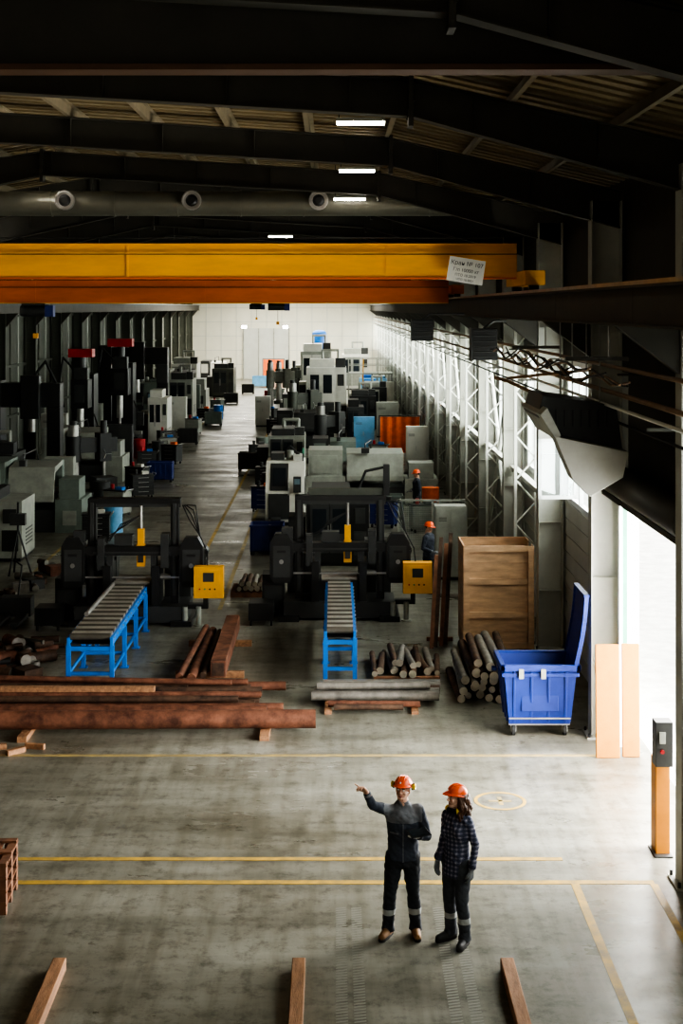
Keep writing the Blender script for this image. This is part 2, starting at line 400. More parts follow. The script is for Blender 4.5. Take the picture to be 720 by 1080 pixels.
b=B('pipe_bracket_arm'); b.tube([(4.15,23.05,5.2),(3.1,25.4,5.7),(2.9,25.6,5.75)],.035,'pipe'); b.tube([(4.15,23.05,6.0),(3.1,25.4,5.75)],.025,'pipe'); b.done()
b=B('air_curtain_heater')
b.prism([(3.0,5.75),(4.05,5.6),(4.14,4.95),(3.86,4.75),(3.35,5.0),(2.92,5.45)],'y',20.4,21.9,'dark')
b.prism([(3.1,5.2),(4.14,4.98),(4.06,4.62),(3.6,4.35),(3.35,4.6)],'y',19.98,20.4,'heatergrey')
b.prism([(2.9,5.5),(3.12,5.15),(3.2,5.2),(3.0,5.6)],'y',20.0,22.0,'machgrey')
for k in range(8): b.box(3.05+k*.12,3.08+k*.12,20.38,20.4,5.3,5.55,'black')
for x in(3.45,3.85):
    for y in(20.6,21.7): b.cyl((x,y,5.6),(x,y,6.78),.012,'steel',n=6)
b.done(bevel=.02)
def speaker(x,y,z,w,h):
    b=B('wall_fan_heater'); b.box(-w/2,w/2,-.15,.2,0,h,'black'); b.box(-w/2-.02,-w/2,-.17,.22,-.02,h+.02,'dark')
    for k in range(6): b.box(-w/2+.03,w/2-.03,-.17,-.15,h*(k+.5)/6,h*(k+.5)/6+.02,'dark')
    b.tube([(0,.05,h),(.2,.05,h+.15),(3.4-x,.05,h+.15)],.025,'dark'); b.done(loc=(x,y,z),bevel=.008)
speaker(2.95,28,5.98,.5,.62); speaker(2.3,37,6.15,.55,.55)
# ================================================================ FLOOR MARKINGS
def fline(x0,x1,y0,y1,m='line',name='floor_marking_line'):
    b=B(name); b.box(x0,x1,y0,y1,0.0005,.004,m); return b.done()
fline(XL+.6,2.9,18.02,18.12,'line'); fline(XL+.6,3.9,17.28,17.39); fline(XL+.6,4.15,22.2,22.3,'linef')
fline(2.88,2.98,8,17.28); fline(3.84,3.93,12,17.28)
fline(-3.75,-3.65,33,125); fline(-8.0,-7.9,33,120,'linef'); fline(-2.7,-2.6,33,60,'linef')
b=B('floor_marking_circle')
for k in range(40):
    a=2*math.pi*k/40; a2=2*math.pi*(k+1)/40
    r0,r1=.32,.37
    b.faces([V((r0*math.cos(a),r0*math.sin(a),.004)),V((r1*math.cos(a),r1*math.sin(a),.004)),V((r1*math.cos(a2),r1*math.sin(a2),.004)),V((r0*math.cos(a2),r0*math.sin(a2),.004))],[(0,1,2,3)],'line')
b.box(-.16,.16,-.03,.03,.001,.004,'linef'); b.box(-.03,.03,-.16,.16,.001,.004,'linef'); b.done(loc=(2.36,20.2,0))
b=B('floor_tyre_marks')
for x in (.02,.2,1.15,1.35):
    y=13.8
    while y<16.6:
        b.prism([(x,y),(x+.12,y+.03),(x+.12,y+.055),(x,y+.025)],'z',.001,.003,'linew'); y+=.06
b.done()
# ================================================================ FOREGROUND
for (x,yn,rz) in ((-2.9,12.0,0.0),(-.37,12.0,-.0),(1.83,12.0,.0)):
    b=B('timber_beam'); b.box(-.07,.07,0,3.05,0,.13,'wood'); b.done(loc=(x,yn,0),rz=rz,bevel=.008)
b=B('wooden_pallet_stack')
for lv in range(4):
    z=lv*.15
    for yy in (0,.35,.7): b.box(-1.2,0,yy,yy+.1,z,z+.02,'palletw')
    for yy in (0,.35,.7):
        for xx in(-1.2,-.65,-.14): b.box(xx,xx+.14,yy,yy+.1,z+.02,z+.1,'palletw')
    for k in range(8): b.box(-1.2+k*.158,-1.2+k*.158+.1,0,.8,z+.1,z+.12,'palletw')
    for yy in (0,.35,.7): b.box(-1.2,0,yy,yy+.1,z+.12,z+.145,'palletw')
b.done(loc=(-3.78,16.4,0),rz=.05)
b=B('insulation_board'); b.box(0,.37,0,.05,0,1.75,'insul',RX(-.04)); b.done(loc=(4.08,22.15,.0),bevel=.01)
b=B('insulation_board'); b.box(0,.27,0,.05,0,1.75,'insul',RX(-.04)); b.done(loc=(4.50,22.2,.0),bevel=.01)
b=B('door_control_post'); b.box(4.12,4.3,18.2,18.26,0,1.3,'postyel'); b.box(4.12,4.15,18.26,18.5,0,1.2,'postyel'); b.box(4.10,4.32,18.12,18.34,1.15,1.72,'dark'); b.box(4.14,4.22,18.1,18.12,1.45,1.6,'machgrey'); b.cyl((4.18,18.12,1.35),(4.18,18.09,1.35),.025,'red'); b.box(4.08,4.32,18.1,18.5,0,.02,'dark'); b.done(bevel=.005)
def dumpster():
    b=B('wheeled_waste_container'); w0,w1=.5,.6; d0,d1=.36,.48; z0,z1=.2,1.16
    outer=[(-w0,-d0,z0),(w0,-d0,z0),(w0,d0,z0),(-w0,d0,z0),(-w1,-d1,z1),(w1,-d1,z1),(w1,d1,z1),(-w1,d1,z1)]
    t=.03; inner=[(-w0+t,-d0+t,z0+t),(w0-t,-d0+t,z0+t),(w0-t,d0-t,z0+t),(-w0+t,d0-t,z0+t),(-w1+t,-d1+t,z1),(w1-t,-d1+t,z1),(w1-t,d1-t,z1),(-w1+t,d1-t,z1)]
    vs=[V(p) for p in outer+inner]
    fs=[(0,3,2,1),(0,1,5,4),(1,2,6,5),(2,3,7,6),(3,0,4,7),(8,9,10,11),(8,12,13,9),(9,13,14,10),(10,14,15,11),(11,15,12,8),(4,5,13,12),(5,6,14,13),(6,7,15,14),(7,4,12,15)]
    b.faces(vs,fs,'binblue')
    for (x0,x1,y0,y1) in ((-.65,.65,-.53,-.46),(-.65,.65,.46,.53),(-.65,-.58,-.53,.53),(.58,.65,-.53,.53)): b.box(x0,x1,y0,y1,1.1,1.2,'binblue')
    b.box(-.63,.63,-.5,-.45,1.0,1.06,'binblue')
    for x in(-.42,-.14,.14,.42):
        b.prism([(-.37,.22),(-.34,.22),(-.45,1.1),(-.5,1.1)],'x',x-.02,x+.02,'binblue')
    for y in(-.25,0,.25):
        for sx in(-1,1): b.prism([(sx*.5,.22),(sx*.53,.22),(sx*.63,1.1),(sx*.58,1.1)],'y',y-.02,y+.02,'binblue')
    b.box(-.3,.3,-.42,-.385,.42,.72,'binblue')
    b.box(-.36,-.28,-.55,-.51,.98,1.14,'machgrey'); b.box(.0,.08,-.55,-.51,.98,1.14,'machgrey')
    b.cyl((-.66,0,1.02),(-.74,0,1.02),.04,'binblue'); b.cyl((.66,0,1.02),(.72,0,1.02),.04,'binblue')
    b.box(-.5,.5,-.34,.34,.17,.2,'steel')
    b.cyl((-.5,-.4,.3),(.5,-.4,.3),.015,'steel',n=8)
    for x in(-.42,.42):
        for y in(-.3,.3):
            b.cyl((x-.025,y,.085),(x+.025,y,.085),.085,'rubber',n=18); b.cyl((x-.03,y,.085),(x+.03,y,.085),.04,'steel',n=12)
            b.box(x-.045,x-.03,y-.03,y+.03,.06,.18,'steel'); b.box(x+.03,x+.045,y-.03,y+.03,.06,.18,'steel')
    prof=[]
    for k in range(9):
        a=k/8; prof.append((.60+.17*a+.03*math.sin(a*math.pi),1.2+1.12*a))
    for k in range(8):
        b.prism([prof[k],prof[k+1],(prof[k+1][0]-.03,prof[k+1][1]),(prof[k][0]-.03,prof[k][1])],'y',-.5,.5,'binblue')
    for y in(-.52,.5):
        for k in range(8): b.prism([(prof[k][0]+.01,prof[k][1]),(prof[k+1][0]+.01,prof[k+1][1]),(prof[k+1][0]-.06,prof[k+1][1]),(prof[k][0]-.06,prof[k][1])],'y',y,y+.025,'binblue')
    b.box(.70,.79,-.52,.52,2.3,2.34,'binblue')
    for y in(-.3,.3): b.cyl((.6,y-.06,1.2),(.6,y+.06,1.2),.035,'binblue')
    return b.done(loc=(3.36,23.62,0),bevel=.006)
dumpster()
b=B('plywood_crate')
for k in range(6): b.box(2.62,4.05,28.85,28.88,.1+k*.347,.435+k*.347,'ply')
b.box(2.62,2.65,28.88,30.0,.1,2.18,'ply'); b.box(4.02,4.05,28.88,29.05,.1,2.18,'ply'); b.box(2.65,4.02,29.97,30.0,.1,2.18,'ply'); b.box(2.62,4.05,28.88,30.0,.1,.13,'ply'); b.box(4.02,4.05,29.55,30.0,.1,2.18,'ply')
for z in (.1,.72,1.4,2.06): b.box(2.62,4.05,28.8,28.85,z,z+.12,'ply')
for x in (2.62,3.93): b.box(x,x+.12,28.77,28.85,.1,2.18,'ply')
for x in (2.7,3.25,3.8): b.box(x,x+.2,28.8,30,0,.1,'palletw')
b.done()
b=B('leaning_boards')
for k,(x,h) in enumerate(((2.02,1.9),(2.12,2.25),(2.24,2.1),(2.34,2.3))):
    b.box(x,x+.08,29.3+k*.12,29.34+k*.12,0,h,['palletw','rustd','palletw','rustd'][k],RY(.06)@RX(-.1))
b.box(1.95,2.5,29.9,29.96,0,.08,'palletw'); b.done()
def heap(name,rows,r,length,m,endm,loc,rz=0,jit=.1,lj=.3):
    b=B(name)
    for j,n in enumerate(rows):
        for k in range(n):
            rr=r*random.uniform(.7,1.0)
            x=(k-(n-1)/2)*2.05*r+random.uniform(-.1,.1)*r; z=r+j*1.72*r
            y0=random.uniform(0,lj); a=random.uniform(-jit,jit); L=length*random.uniform(.75,1)
            p0=(x-math.sin(a)*L/2,y0,z-(r-rr)); p1=(x+math.sin(a)*L/2,y0+L,z-(r-rr))
            b.cyl(p0,p1,rr,random.choice(m),capm=endm,n=16)
    return b.done(loc=loc,rz=rz)
heap('steel_bar_stack',[8,7,7,5,4],.085,2.6,['bar','rustd','bar','rustd'],'barend',(2.85,25.0,0),0,.03,.5)
heap('steel_bar_heap',[9,4],.075,1.6,['bar','bar','rustd'],'barend',(1.38,26.6,.06),0,.12,.5)
b=B('bar_support_timber'); b.box(.75,2.0,26.75,26.85,0,.06,'palletw'); b.box(.75,2.0,28.0,28.1,0,.06,'palletw'); b.done()
b=B('steel_pipe_row')
for k in range(5): 
    y=25.05+k*.2; b.cyl((-.4+.05*k,y,.17),(1.85+.02*k,y+.02,.17),.085,['bar','bar','rustd','bar','steel'][k],capm='barend',n=16)
b.cyl((-.3,25.15,.32),(1.7,25.2,.32),.07,'bar',capm='barend'); b.cyl((-.1,24.75,.12),(1.5,24.72,.12),.055,'rust',capm='rustd'); b.cyl((0,24.6,.1),(1.2,24.6,.1),.05,'rustd')
for x in(-.1,1.4): b.box(x-.06,x+.06,24.5,26.0,0,.06,'wood'); b.box(x-.05,x+.05,24.95,26.0,.06,.085,'wood')
b.done()
b=B('rusty_bar_bundle')
b.cyl((-2.85,26.2,.2),(-2.72,30.3,.2),.07,'rust'); b.cyl((-2.62,26.1,.2),(-2.55,30,.2),.085,'rust'); b.cyl((-2.43,26.4,.18),(-2.4,30,.18),.06,'rustd')
b.box(-2.3,-2.02,26.5,30.5,.12,.42,'rust'); b.box(-2.27,-2.05,26.49,26.5,.15,.39,'rustd')
for y in(26.9,29.4): b.box(-3.0,-1.7,y,y+.12,0,.12,'wood')
b.done(bevel=.005)
b=B('rusty_pipe')
b.pipe((-7.6,23.3,.24),(-.3,23.42,.24),.15,'rust',.012,28); b.box(-5.1,-4.95,22.9,23.75,0,.09,'wood'); b.box(-1.2,-1.05,23.0,23.75,0,.09,'wood'); b.box(-6.6,-6.45,23,23.75,0,.09,'wood'); b.done()
b=B('long_steel_bar_bundle')
for k in range(9):
    y=24.1+k*.2; x1=random.uniform(-.62,-1.6); b.cyl((-8+random.random(),y,.17),(x1,y+random.uniform(-.03,.08),.17),random.uniform(.05,.09),random.choice(['rust','rustd','rust','bar']),capm='rustd',n=12)
for k in range(5):
    y=24.3+k*.28; x1=random.uniform(-1.0,-2.6); b.cyl((-8,y,.31),(x1,y+.05,.31),.055,random.choice(['rust','rustd']),n=12)
b.cyl((-6,25.3,.42),(-1.8,25.0,.42),.05,'rust'); b.box(-6.2,-3.1,24.55,24.68,.37,.45,'wood')
for x in(-6.5,-4.3,-1.9): b.box(x,x+.12,24.0,26.0,0,.09,'wood')
b.done()
b=B('timber_blocks')
for (x,y,a) in ((-5.35,22.55,.3),(-4.75,22.6,-.2),(-5.0,22.35,.8)): b.box(x-.16,x+.16,y-.04,y+.04,0,.08,'wood',RZ(a))
b.done()
def offcuts(name,x0,x1,y0,y1,n,rmax=.16):
    b=B(name)
    for k in range(n):
        x=random.uniform(x0,x1); y=random.uniform(y0,y1); r=random.uniform(.04,rmax); t=random.random(); m=random.choice(['rustd','bar','rust','dark','rustd','black'])
        if t<.22: b.cyl((x,y,0),(x,y,random.uniform(.1,.3)),r,m,capm='bar' if random.random()<.3 else m)
        elif t<.78:
            a=random.uniform(0,3.14); L=random.uniform(.2,.7); z=r+random.choice([0,0,.12,.2]); b.cyl((x,y,z),(x+L*math.cos(a),y+L*math.sin(a),z),r,m,capm='bar')
        elif t<.9: b.pipe((x,y,0),(x,y,random.uniform(.1,.3)),r*1.4,m,.03)
        else: b.box(x-.2,x+.2,y-.2,y+.2,0,.25,m,RZ(random.random()))
    return b.done()
offcuts('metal_offcuts_pile',-7.6,-5.75,26.6,29.5,100,.13)
heap('bar_bundle_on_pallet',[5,4],.07,1.2,['bar','rustd'],'barend',(-2.0,34.4,.14),0,.02,.1)
b=B('wooden_pallet')
for yy in(0,.5,1.0): b.box(-.5,.5,yy,yy+.1,0,.11,'palletw')
for k in range(6): b.box(-.5+k*.178,-.5+k*.178+.11,0,1.1,.11,.135,'palletw')
b.done(loc=(-2.0,34.4,0))
# ================================================================ CONVEYORS
def conveyor(x0,x1,y0,y1,h,name='roller_conveyor'):
    b=B(name)
    for x in (x0,x1-.05):
        b.box(x,x+.05,y0,y1,h-.2,h-.05,'blue')
    n=int((y1-y0)/.19)
    for k in range(n):
        y=y0+.1+k*(y1-y0-.15)/(n-1); b.cyl((x0+.05,y,h-.05),(x1-.05,y,h-.05),.062,'roller' if k%2 else 'rollerd',n=14)
    b.box(x0+.05,x1-.05,y0+.05,y1-.05,h-.18,h-.17,'black')
    L=y1-y0
    for y in (y0+.02,y0+L*.33,y0+L*.66,y1-.12):
        for x in (x0-.02,x1-.06):
            b.box(x,x+.08,y,y+.08,.02,h-.2,'blue'); b.box(x-.04,x+.12,y-.04,y+.12,0,.02,'blue')
            b.prism([(y+.08,h-.2),(y+.3,h-.2),(y+.08,h-.42)],'x',x+.03,x+.045,'blue')
        b.box(x0+.06,x1-.06,y+.01,y+.07,h-.3,h-.22,'blue'); b.box(x0+.06,x1-.06,y+.01,y+.07,.25,.31,'blue')
    for x in(x0,x1-.05): b.box(x,x+.04,y0+.1,y1-.1,.25,.31,'blue')
    for k in range(int(L/.35)):
        b.cyl((x1,y0+.2+k*.35,h-.09),(x1+.025,y0+.2+k*.35,h-.09),.02,'steel',n=8)
    return b
b=conveyor(-4.9,-4.06,26.1,30.9,1.0)
b.cyl((-4.8,27.6,1.06),(-4.75,30.6,1.06),.045,'steel'); b.done(bevel=.003)
b=conveyor(-.18,.41,26.45,31.2,1.04); b.done(bevel=.003)
# ================================================================ BAND SAWS
def bandsaw(ox,oy,tall):
    b=B('band_saw_machine')
    b.box(-1.25,1.25,-.35,.75,.06,.42,'dark'); b.box(-1.35,-.9,-.5,.9,.0,.12,'black'); b.box(.9,1.35,-.5,.9,0,.12,'black')
    b.box(-.45,.45,-.2,.8,.42,.86,'black')
    for k in range(4): b.cyl((-.4,-.1+k*.24,.9),(.4,-.1+k*.24,.9),.05,'roller')
    b.box(-.62,-.45,-.3,.5,.42,1.3,'black'); b.box(.45,.62,-.3,.5,.42,1.3,'black')
    b.cyl((.62,.1,1.0),(1.0,.1,1.0),.07,'steel')
    H=2.76
    for x in(-.98,.86):
        b.box(x-.02,x+.16,.0,.22,.42,H,'black'); b.box(x+.03,x+.11,-.04,.0,.6,H-.1,'dark')
    b.box(-1.0,1.06,-.02,.24,H-.12,H,'black'); b.box(-1.0,1.06,.03,.18,H-.2,H-.12,'dark')
    for x in(-1.3,1.32):
        b.prism([(x-.26,.95),(x-.18,.82),(x+.18,.82),(x+.26,.95),(x+.26,1.72),(x+.14,1.92),(x-.14,1.92),(x-.26,1.72)],'y',-.22,.1,'black')
        b.box(x-.19,x+.19,-.24,-.22,.95,1.65,'dark'); b.cyl((x,-.27,1.3),(x,-.24,1.3),.05,'steel',n=12)
        b.box(x-.1,x+.1,-.25,-.24,1.5,1.56,'black')
    b.box(-1.25,1.3,-.2,.06,1.52,1.72,'black'); b.box(-1.3,-1.05,-.16,.04,1.8,2.05,'dark'); b.box(-.85,.85,-.22,-.2,1.56,1.6,'dark')
    b.box(-1.04,1.06,-.1,-.097,1.0,1.04,'steel'); b.box(-.55,-.42,-.18,.05,1.04,1.55,'dark'); b.box(.42,.55,-.18,.05,1.04,1.55,'dark')
    b.box(-.75,-.6,-.26,.1,1.2,1.9,'dark'); b.box(.65,.82,-.26,.1,1.25,2.0,'dark'); b.box(-.4,.0,-.1,.2,1.72,1.95,'dark')
    b.box(.12,.26,-.12,.02,1.75,2.1,'yellow'); b.cyl((.19,-.05,2.1),(.19,-.05,2.6),.035,'steel'); b.box(.1,.28,-.1,.04,1.26,1.75,'yellow'); b.box(.13,.25,-.13,-.1,1.35,1.65,'dark')
    b.cyl((1.5,.1,1.5),(1.5,.6,1.5),.15,'black'); b.box(1.3,1.62,.08,.3,1.1,1.5,'dark'); b.box(-1.75,-1.25,.1,.7,0,.95,'black'); b.box(-1.7,-1.3,.08,.1,.2,.7,'dark')
    b.box(-1.2,-.5,.9,1.3,0,1.3,'dark'); b.box(.6,1.2,.9,1.4,0,1.6,'dark')
    b.box(-2.0,-1.45,-.9,-.35,.12,.5,'black')
    for x in(-1.95,-1.5):
        for y in(-.85,-.4): b.cyl((x-.02,y,.06),(x+.02,y,.06),.06,'rubber',n=10)
    for x in(1.2,1.5): b.cyl((x,-.35,0),(x,-.35,.42),.06,'machgrey'); b.cyl((x,-.35,0),(x,-.35,.03),.12,'machgrey')
    b.box(1.42,2.06,-.62,-.35,.66,1.34,'yellow'); b.box(1.5,1.98,-.635,-.62,.98,1.28,'yellow'); b.box(1.62,1.86,-.64,-.635,1.02,1.22,'dark')
    for k in range(4): b.cyl((1.55+k*.11,-.64,.86),(1.55+k*.11,-.62,.86),.02,['red','green','black','black'][k],n=8)
    b.box(1.6,1.7,-.35,-.2,.42,.9,'black'); b.box(1.25,1.7,-.3,-.1,.36,.46,'black')
    for j in range(4):
        b.tube([(1.1+.03*j,.1,2.6),(1.25+.05*j,.0,2.3+.1*j),(1.5,-.1,1.95),(1.68,-.2,1.6),(1.7,-.4,1.34)],.015,'cable',6)
        b.tube([(.19,-.02,2.4),(-.1-.05*j,-.1,2.2),(-.5,-.12,1.95-.04*j),(-.9,-.1,1.8)],.012,'cable',6)
    if tall:
        b.box(1.0,1.14,.0,.2,H,3.45,'black'); b.box(-.7,1.0,.05,.2,H,H+.16,'olive'); b.tube([(1.07,.1,3.4),(.6,.1,3.3),(.4,.1,2.8)],.03,'cable')
    return b.done(loc=(ox,oy,0),bevel=.01)
bandsaw(-4.48,31.7,False); bandsaw(.12,32.2,True)
# ================================================================ CNC MACHINES
def cnc(name,x0,x1,y0,d,h,body,acc='dark',rz=0,door='glassdark',lampc='green'):
    w=x1-x0; b=B(name)
    b.box(0,w,.15,d,.0,.14,'black')
    prof=[(0,.14),(d,.14),(d,h),(d*.35,h),(0,h*.55)]
    b.prism(prof,'x',0,w,body)
    b.prism([(.02,h*.12),(-.05,h*.12),(-.05,h*.5),(.02,h*.53)],'x',w*.08,w*.62,acc)
    def sl(t): return (d*.35*t-.03, h*.55+(h*.45)*t)
    a=sl(.05);c=sl(.95)
    b.prism([a,(a[0]+.05,a[1]),(c[0]+.05,c[1]),c],'x',w*.12,w*.58,acc)
    a=sl(.2);c=sl(.8)
    b.prism([(a[0]-.02,a[1]),(a[0]+.03,a[1]),(c[0]+.03,c[1]),(c[0]-.02,c[1])],'x',w*.18,w*.52,door)
    b.cyl((w*.6,-.04,h*.5),(w*.6,.1,h*.7),.02,'steel',n=8)
    b.box(w*.72,w*.92,-.12,.06,h*.55,h*.8,'dark'); b.box(w*.75,w*.89,-.13,-.12,h*.68,h*.77,'screen')
    b.box(w*.1,w*.45,d*.6,d,h,h+.22,acc); b.cyl((w*.6,d*.7,h),(w*.6,d*.7,h+.3),.12,'machgrey'); b.box(w*.7,w*.95,d*.5,d*.95,h,h+.16,body)
    b.tube([(w*.45,d*.8,h+.15),(w*.6,d*.8,h+.4),(w*.85,d*.75,h+.12)],.05,'dark')
    b.cyl((w*.95,d*.45,h),(w*.95,d*.45,h+.25),.02,'dark',n=8); b.cyl((w*.95,d*.45,h+.25),(w*.95,d*.45,h+.42),.04,lampc,n=10)
    for k in range(6): b.box(w+.0,w+.01,d*.55,d*.85,h*.25+k*.07,h*.25+k*.07+.03,'black')
    b.box(w,w+.02,d*.2,d*.5,h*.3,h*.75,acc); b.box(-.02,0,d*.2,d*.8,h*.2,h*.8,acc)
    b.prism([(-.0,.14),(-.5,.14),(-.5,.3),(0,.3)],'x',w*.15,w*.4,'dark'); b.box(w*.2,w*.35,-.5,-.3,.0,.14,'dark')
    return b.done(loc=(x0,y0,0),rz=rz,bevel=.015)
def lathe(x0,x1,y0,d,h,body,acc):
    w=x1-x0; b=B('turning_lathe')
    b.box(0,w*.3,0,d,0,h*.5,body); b.box(w*.75,w,0,d*.9,0,h*.45,body); b.box(w*.3,w*.75,.1,d*.8,0,h*.3,'dark')
    b.box(w*.02,w*.28,.05,d*.95,h*.5,h*.95,body); b.box(w*.04,w*.24,.02,.05,h*.55,h*.85,acc)
    b.prism([(-.08,h*.42),(.0,h*.42),(.25,h*.8),(d*.7,h*.86),(d*.7,h*.92),(.2,h*.88),(-.08,h*.5)],'x',w*.31,w*.74,acc)
    b.box(w*.31,w*.74,d*.7,d*.85,h*.3,h*.92,body)
    b.prism([(-.04,h*.48),(-.02,h*.46),(.2,h*.8),(.18,h*.82)],'x',w*.38,w*.52,'glassdark'); b.prism([(-.04,h*.48),(-.02,h*.46),(.2,h*.8),(.18,h*.82)],'x',w*.56,w*.70,'glassdark')
    b.box(w*.78,w*.97,.1,d*.6,h*.45,h*.72,body); b.cyl((w*.78,d*.3,h*.55),(w*.68,d*.3,h*.55),.1,'steel')
    b.cyl((w*.28,d*.4,h*.6),(w*.33,d*.4,h*.6),.22,'steel',n=20)
    for k in range(5): b.cyl((w*.08+k*.1,-.02,h*.35),(w*.08+k*.1,0,h*.35),.03,['red','black','green','black','yellow'][k],n=8)
    b.box(w*.05,w*.2,-.01,0,h*.1,h*.25,acc); b.box(w*.82,w*.95,-.01,0,h*.1,h*.3,acc)
    b.tube([(w*.5,d*.78,h*.92),(w*.5,d*.6,h*1.08),(w*.45,.15,h*1.05),(w*.45,.1,h*.98)],.025,'dark'); b.box(w*.42,w*.48,-.05,.2,h*.9,h*.98,'dark')
    return b.done(loc=(x0,y0,0),bevel=.03)
def boxm(x0,x1,y0,d,h,body,acc,ducts=True):
    w=x1-x0; b=B('machining_centre')
    b.box(0,w,0,d,.1,h*.86,body); b.box(.05,w-.05,.05,d-.05,0,.1,'black'); b.box(w*.08,w*.7,d*.15,d*.95,h*.86,h,acc)
    b.box(w*.06,w*.36,-.04,0,.35,h*.8,acc); b.box(w*.38,w*.68,-.04,0,.35,h*.8,acc); b.box(w*.1,w*.32,-.05,-.04,h*.42,h*.74,'glassdark'); b.box(w*.42,w*.64,-.05,-.04,h*.42,h*.74,'glassdark')
    b.cyl((w*.35,-.08,h*.35),(w*.35,-.08,h*.55),.015,'steel',n=8); b.cyl((w*.39,-.08,h*.35),(w*.39,-.08,h*.55),.015,'steel',n=8)
    b.box(w*.76,w*.96,-.02,0,.3,h*.45,acc); b.box(w*.78,w*.94,-.06,0,h*.55,h*.75,'dark')
    if ducts:
        b.tube([(w*.8,d*.6,h*.86),(w*.8,d*.6,h*1.15),(w*.4,d*.6,h*1.15),(w*.4,d*.6,h)],.08,'machgrey')
        b.box(w*.72,w*.98,d*.2,d*.45,h*.86,h*1.02,'dark')
    b.box(-.5,-.04,d*.3,d*.9,0,h*.6,acc); b.box(-.48,-.06,d*.28,d*.3,.1,h*.55,'dark')
    for k in range(5): b.box(w,w+.012,d*.3,d*.8,.4+k*.1,.44+k*.1,'black')
    return b.done(loc=(x0,y0,0),bevel=.02)
def radial(x,y,h,m,ang=0):
    b=B('radial_drill'); b.box(-1.0,1.0,-.5,.5,0,.25,m); b.cyl((-.65,0,.25),(-.65,0,h),.2,'steel',n=20); b.cyl((-.65,0,h*.5),(-.65,0,h*.85),.28,m,n=20)
    b.box(-.65,1.0,-.14,.14,h*.62,h*.82,m); b.box(.25,.7,-.35,.25,h*.5,h*.88,m); b.cyl((.48,-.1,h*.3),(.48,-.1,h*.5),.07,'steel'); b.cyl((.48,-.1,h*.88),(.48,-.1,h*1.05),.13,'dark')
    b.box(.1,.9,-.4,.4,.25,.75,'dark'); b.cyl((-.65,0,h),(-.65,0,h+.15),.14,'dark')
    for k in range(3): b.cyl((.48,-.35,h*.6),(.48+.2*math.cos(k*2.1),-.4,h*.6+.2*math.sin(k*2.1)),.012,'steel',n=6)
    return b.done(loc=(x,y,0),rz=ang,bevel=.012)
def mill(x0,x1,y0,h,body='black',top='red'):
    w=x1-x0; b=B('vertical_milling_machine')
    b.box(0,w,.0,2.0,0,.7,body); b.box(w*.1,w*.9,-.5,.4,.7,.95,'dark'); b.box(-.25,w+.25,-.3,.1,.85,1.0,'steel')
    b.box(w*.2,w*.8,.8,2.0,.7,h*.78,body); b.box(w*.25,w*.75,-.3,1.0,h*.5,h*.74,body)
    b.cyl((w*.5,-.05,h*.3),(w*.5,-.05,h*.5),.16,'steel'); b.cyl((w*.5,-.05,h*.25),(w*.5,-.05,h*.3),.07,'steel')
    b.box(w*.3,w*.7,0,.6,h*.74,h*.84,'dark'); b.cyl((w*.5,.3,h*.84),(w*.5,.3,h*.93),.2,'dark'); b.box(w*.15,w*.85,-.1,.7,h*.93,h,top)
    b.tube([(w*.3,1,h*.78),(-.2,1,h*.92),(-.35,.8,h*.7),(-.1,.6,h*.5)],.05,'cable')
    b.box(-.5,-.1,.2,.9,.0,h*.42,'machgrey'); b.box(w+.05,w+.4,-.7,-.5,h*.24,h*.36,'dark'); b.cyl((w+.2,-.5,h*.3),(w*.9,0,h*.45),.03,'dark')
    b.box(w*.35,w*.65,-.32,-.3,h*.55,h*.7,'dark')
    for k in range(6): b.box(w*.2-.015,w*.2,1.0,1.8,h*.35+k*.12,h*.35+k*.12+.05,'dark')
    b.box(-.7,w+.6,-1.0,-.95,0,.75,body)
    return b.done(loc=(x0,y0,0),bevel=.02)
# right group
boxm(-.75,.95,38.6,1.6,2.1,'black','dark',False)
cnc('cnc_lathe',-2.2,-.95,45.6,2.0,2.0,'white','dark')
lathe(-1.0,3.7,50.6,1.7,2.05,'machgrey','machgrey')
boxm(-2.7,-1.2,58.6,2.2,2.0,'machgrey','dark'); lathe(-.9,1.5,56.6,1.6,1.9,'dark','greengrey')
lathe(-2.9,.0,70.9,2.0,2.0,'black','dark'); radial(-1.6,76.2,3.0,'olive',.4); boxm(.65,1.5,70.9,2,2.4,'dark','black',False); radial(-.2,64.6,2.6,'dark',.9)
boxm(-1.77,.8,91,3,3.7,'white','white'); lathe(-3,.1,81,2.0,2.2,'dark','machgrey'); boxm(.9,2.4,81,2.5,2.3,'black','dark')
radial(-3.6,94.6,3.4,'machgrey',.3); boxm(-2.6,-.2,111,3,4.2,'machgrey','white'); cnc('cnc_machine',1.9,3.9,104,3,1.8,'ltblue','blue')
boxm(1.9,3.4,91.6,2.4,2.2,'dark','machgrey'); boxm(.7,3.0,122,4,3.5,'white','machgrey'); radial(-3.4,104.5,3,'olive')
# left group
boxm(-10.9,-8.6,39.2,1.7,1.95,'machgrey','black',False)
lathe(-11.2,-7.85,44.3,2.0,2.3,'greengrey','machgrey')
lathe(-11.8,-8.5,57.2,2.2,2.25,'machgrey','machgrey')
boxm(-12.9,-11.0,48.6,2.2,2.3,'dark','black')
mill(-11.9,-10.4,62.6,5.2); mill(-11.3,-9.6,69.5,5.5)
boxm(-9.5,-8.5,72.6,2.0,2.8,'white','white',False); radial(-9.0,52.6,2.7,'black',.5)
cnc('cnc_machine',-12.4,-10.3,83,2.6,2.6,'greengrey','dark'); boxm(-10.4,-8.9,89.5,2.6,2.9,'machgrey','dark'); lathe(-12.5,-9,100,3,2.8,'machgrey','dark')
boxm(-12.4,-10.4,108,3,3.2,'white','machgrey'); boxm(-9.6,-7.9,112,3,2.6,'olive','dark'); lathe(-11.5,-8.6,122,3,2.6,'dark','white')
b=B('gantry_mill')
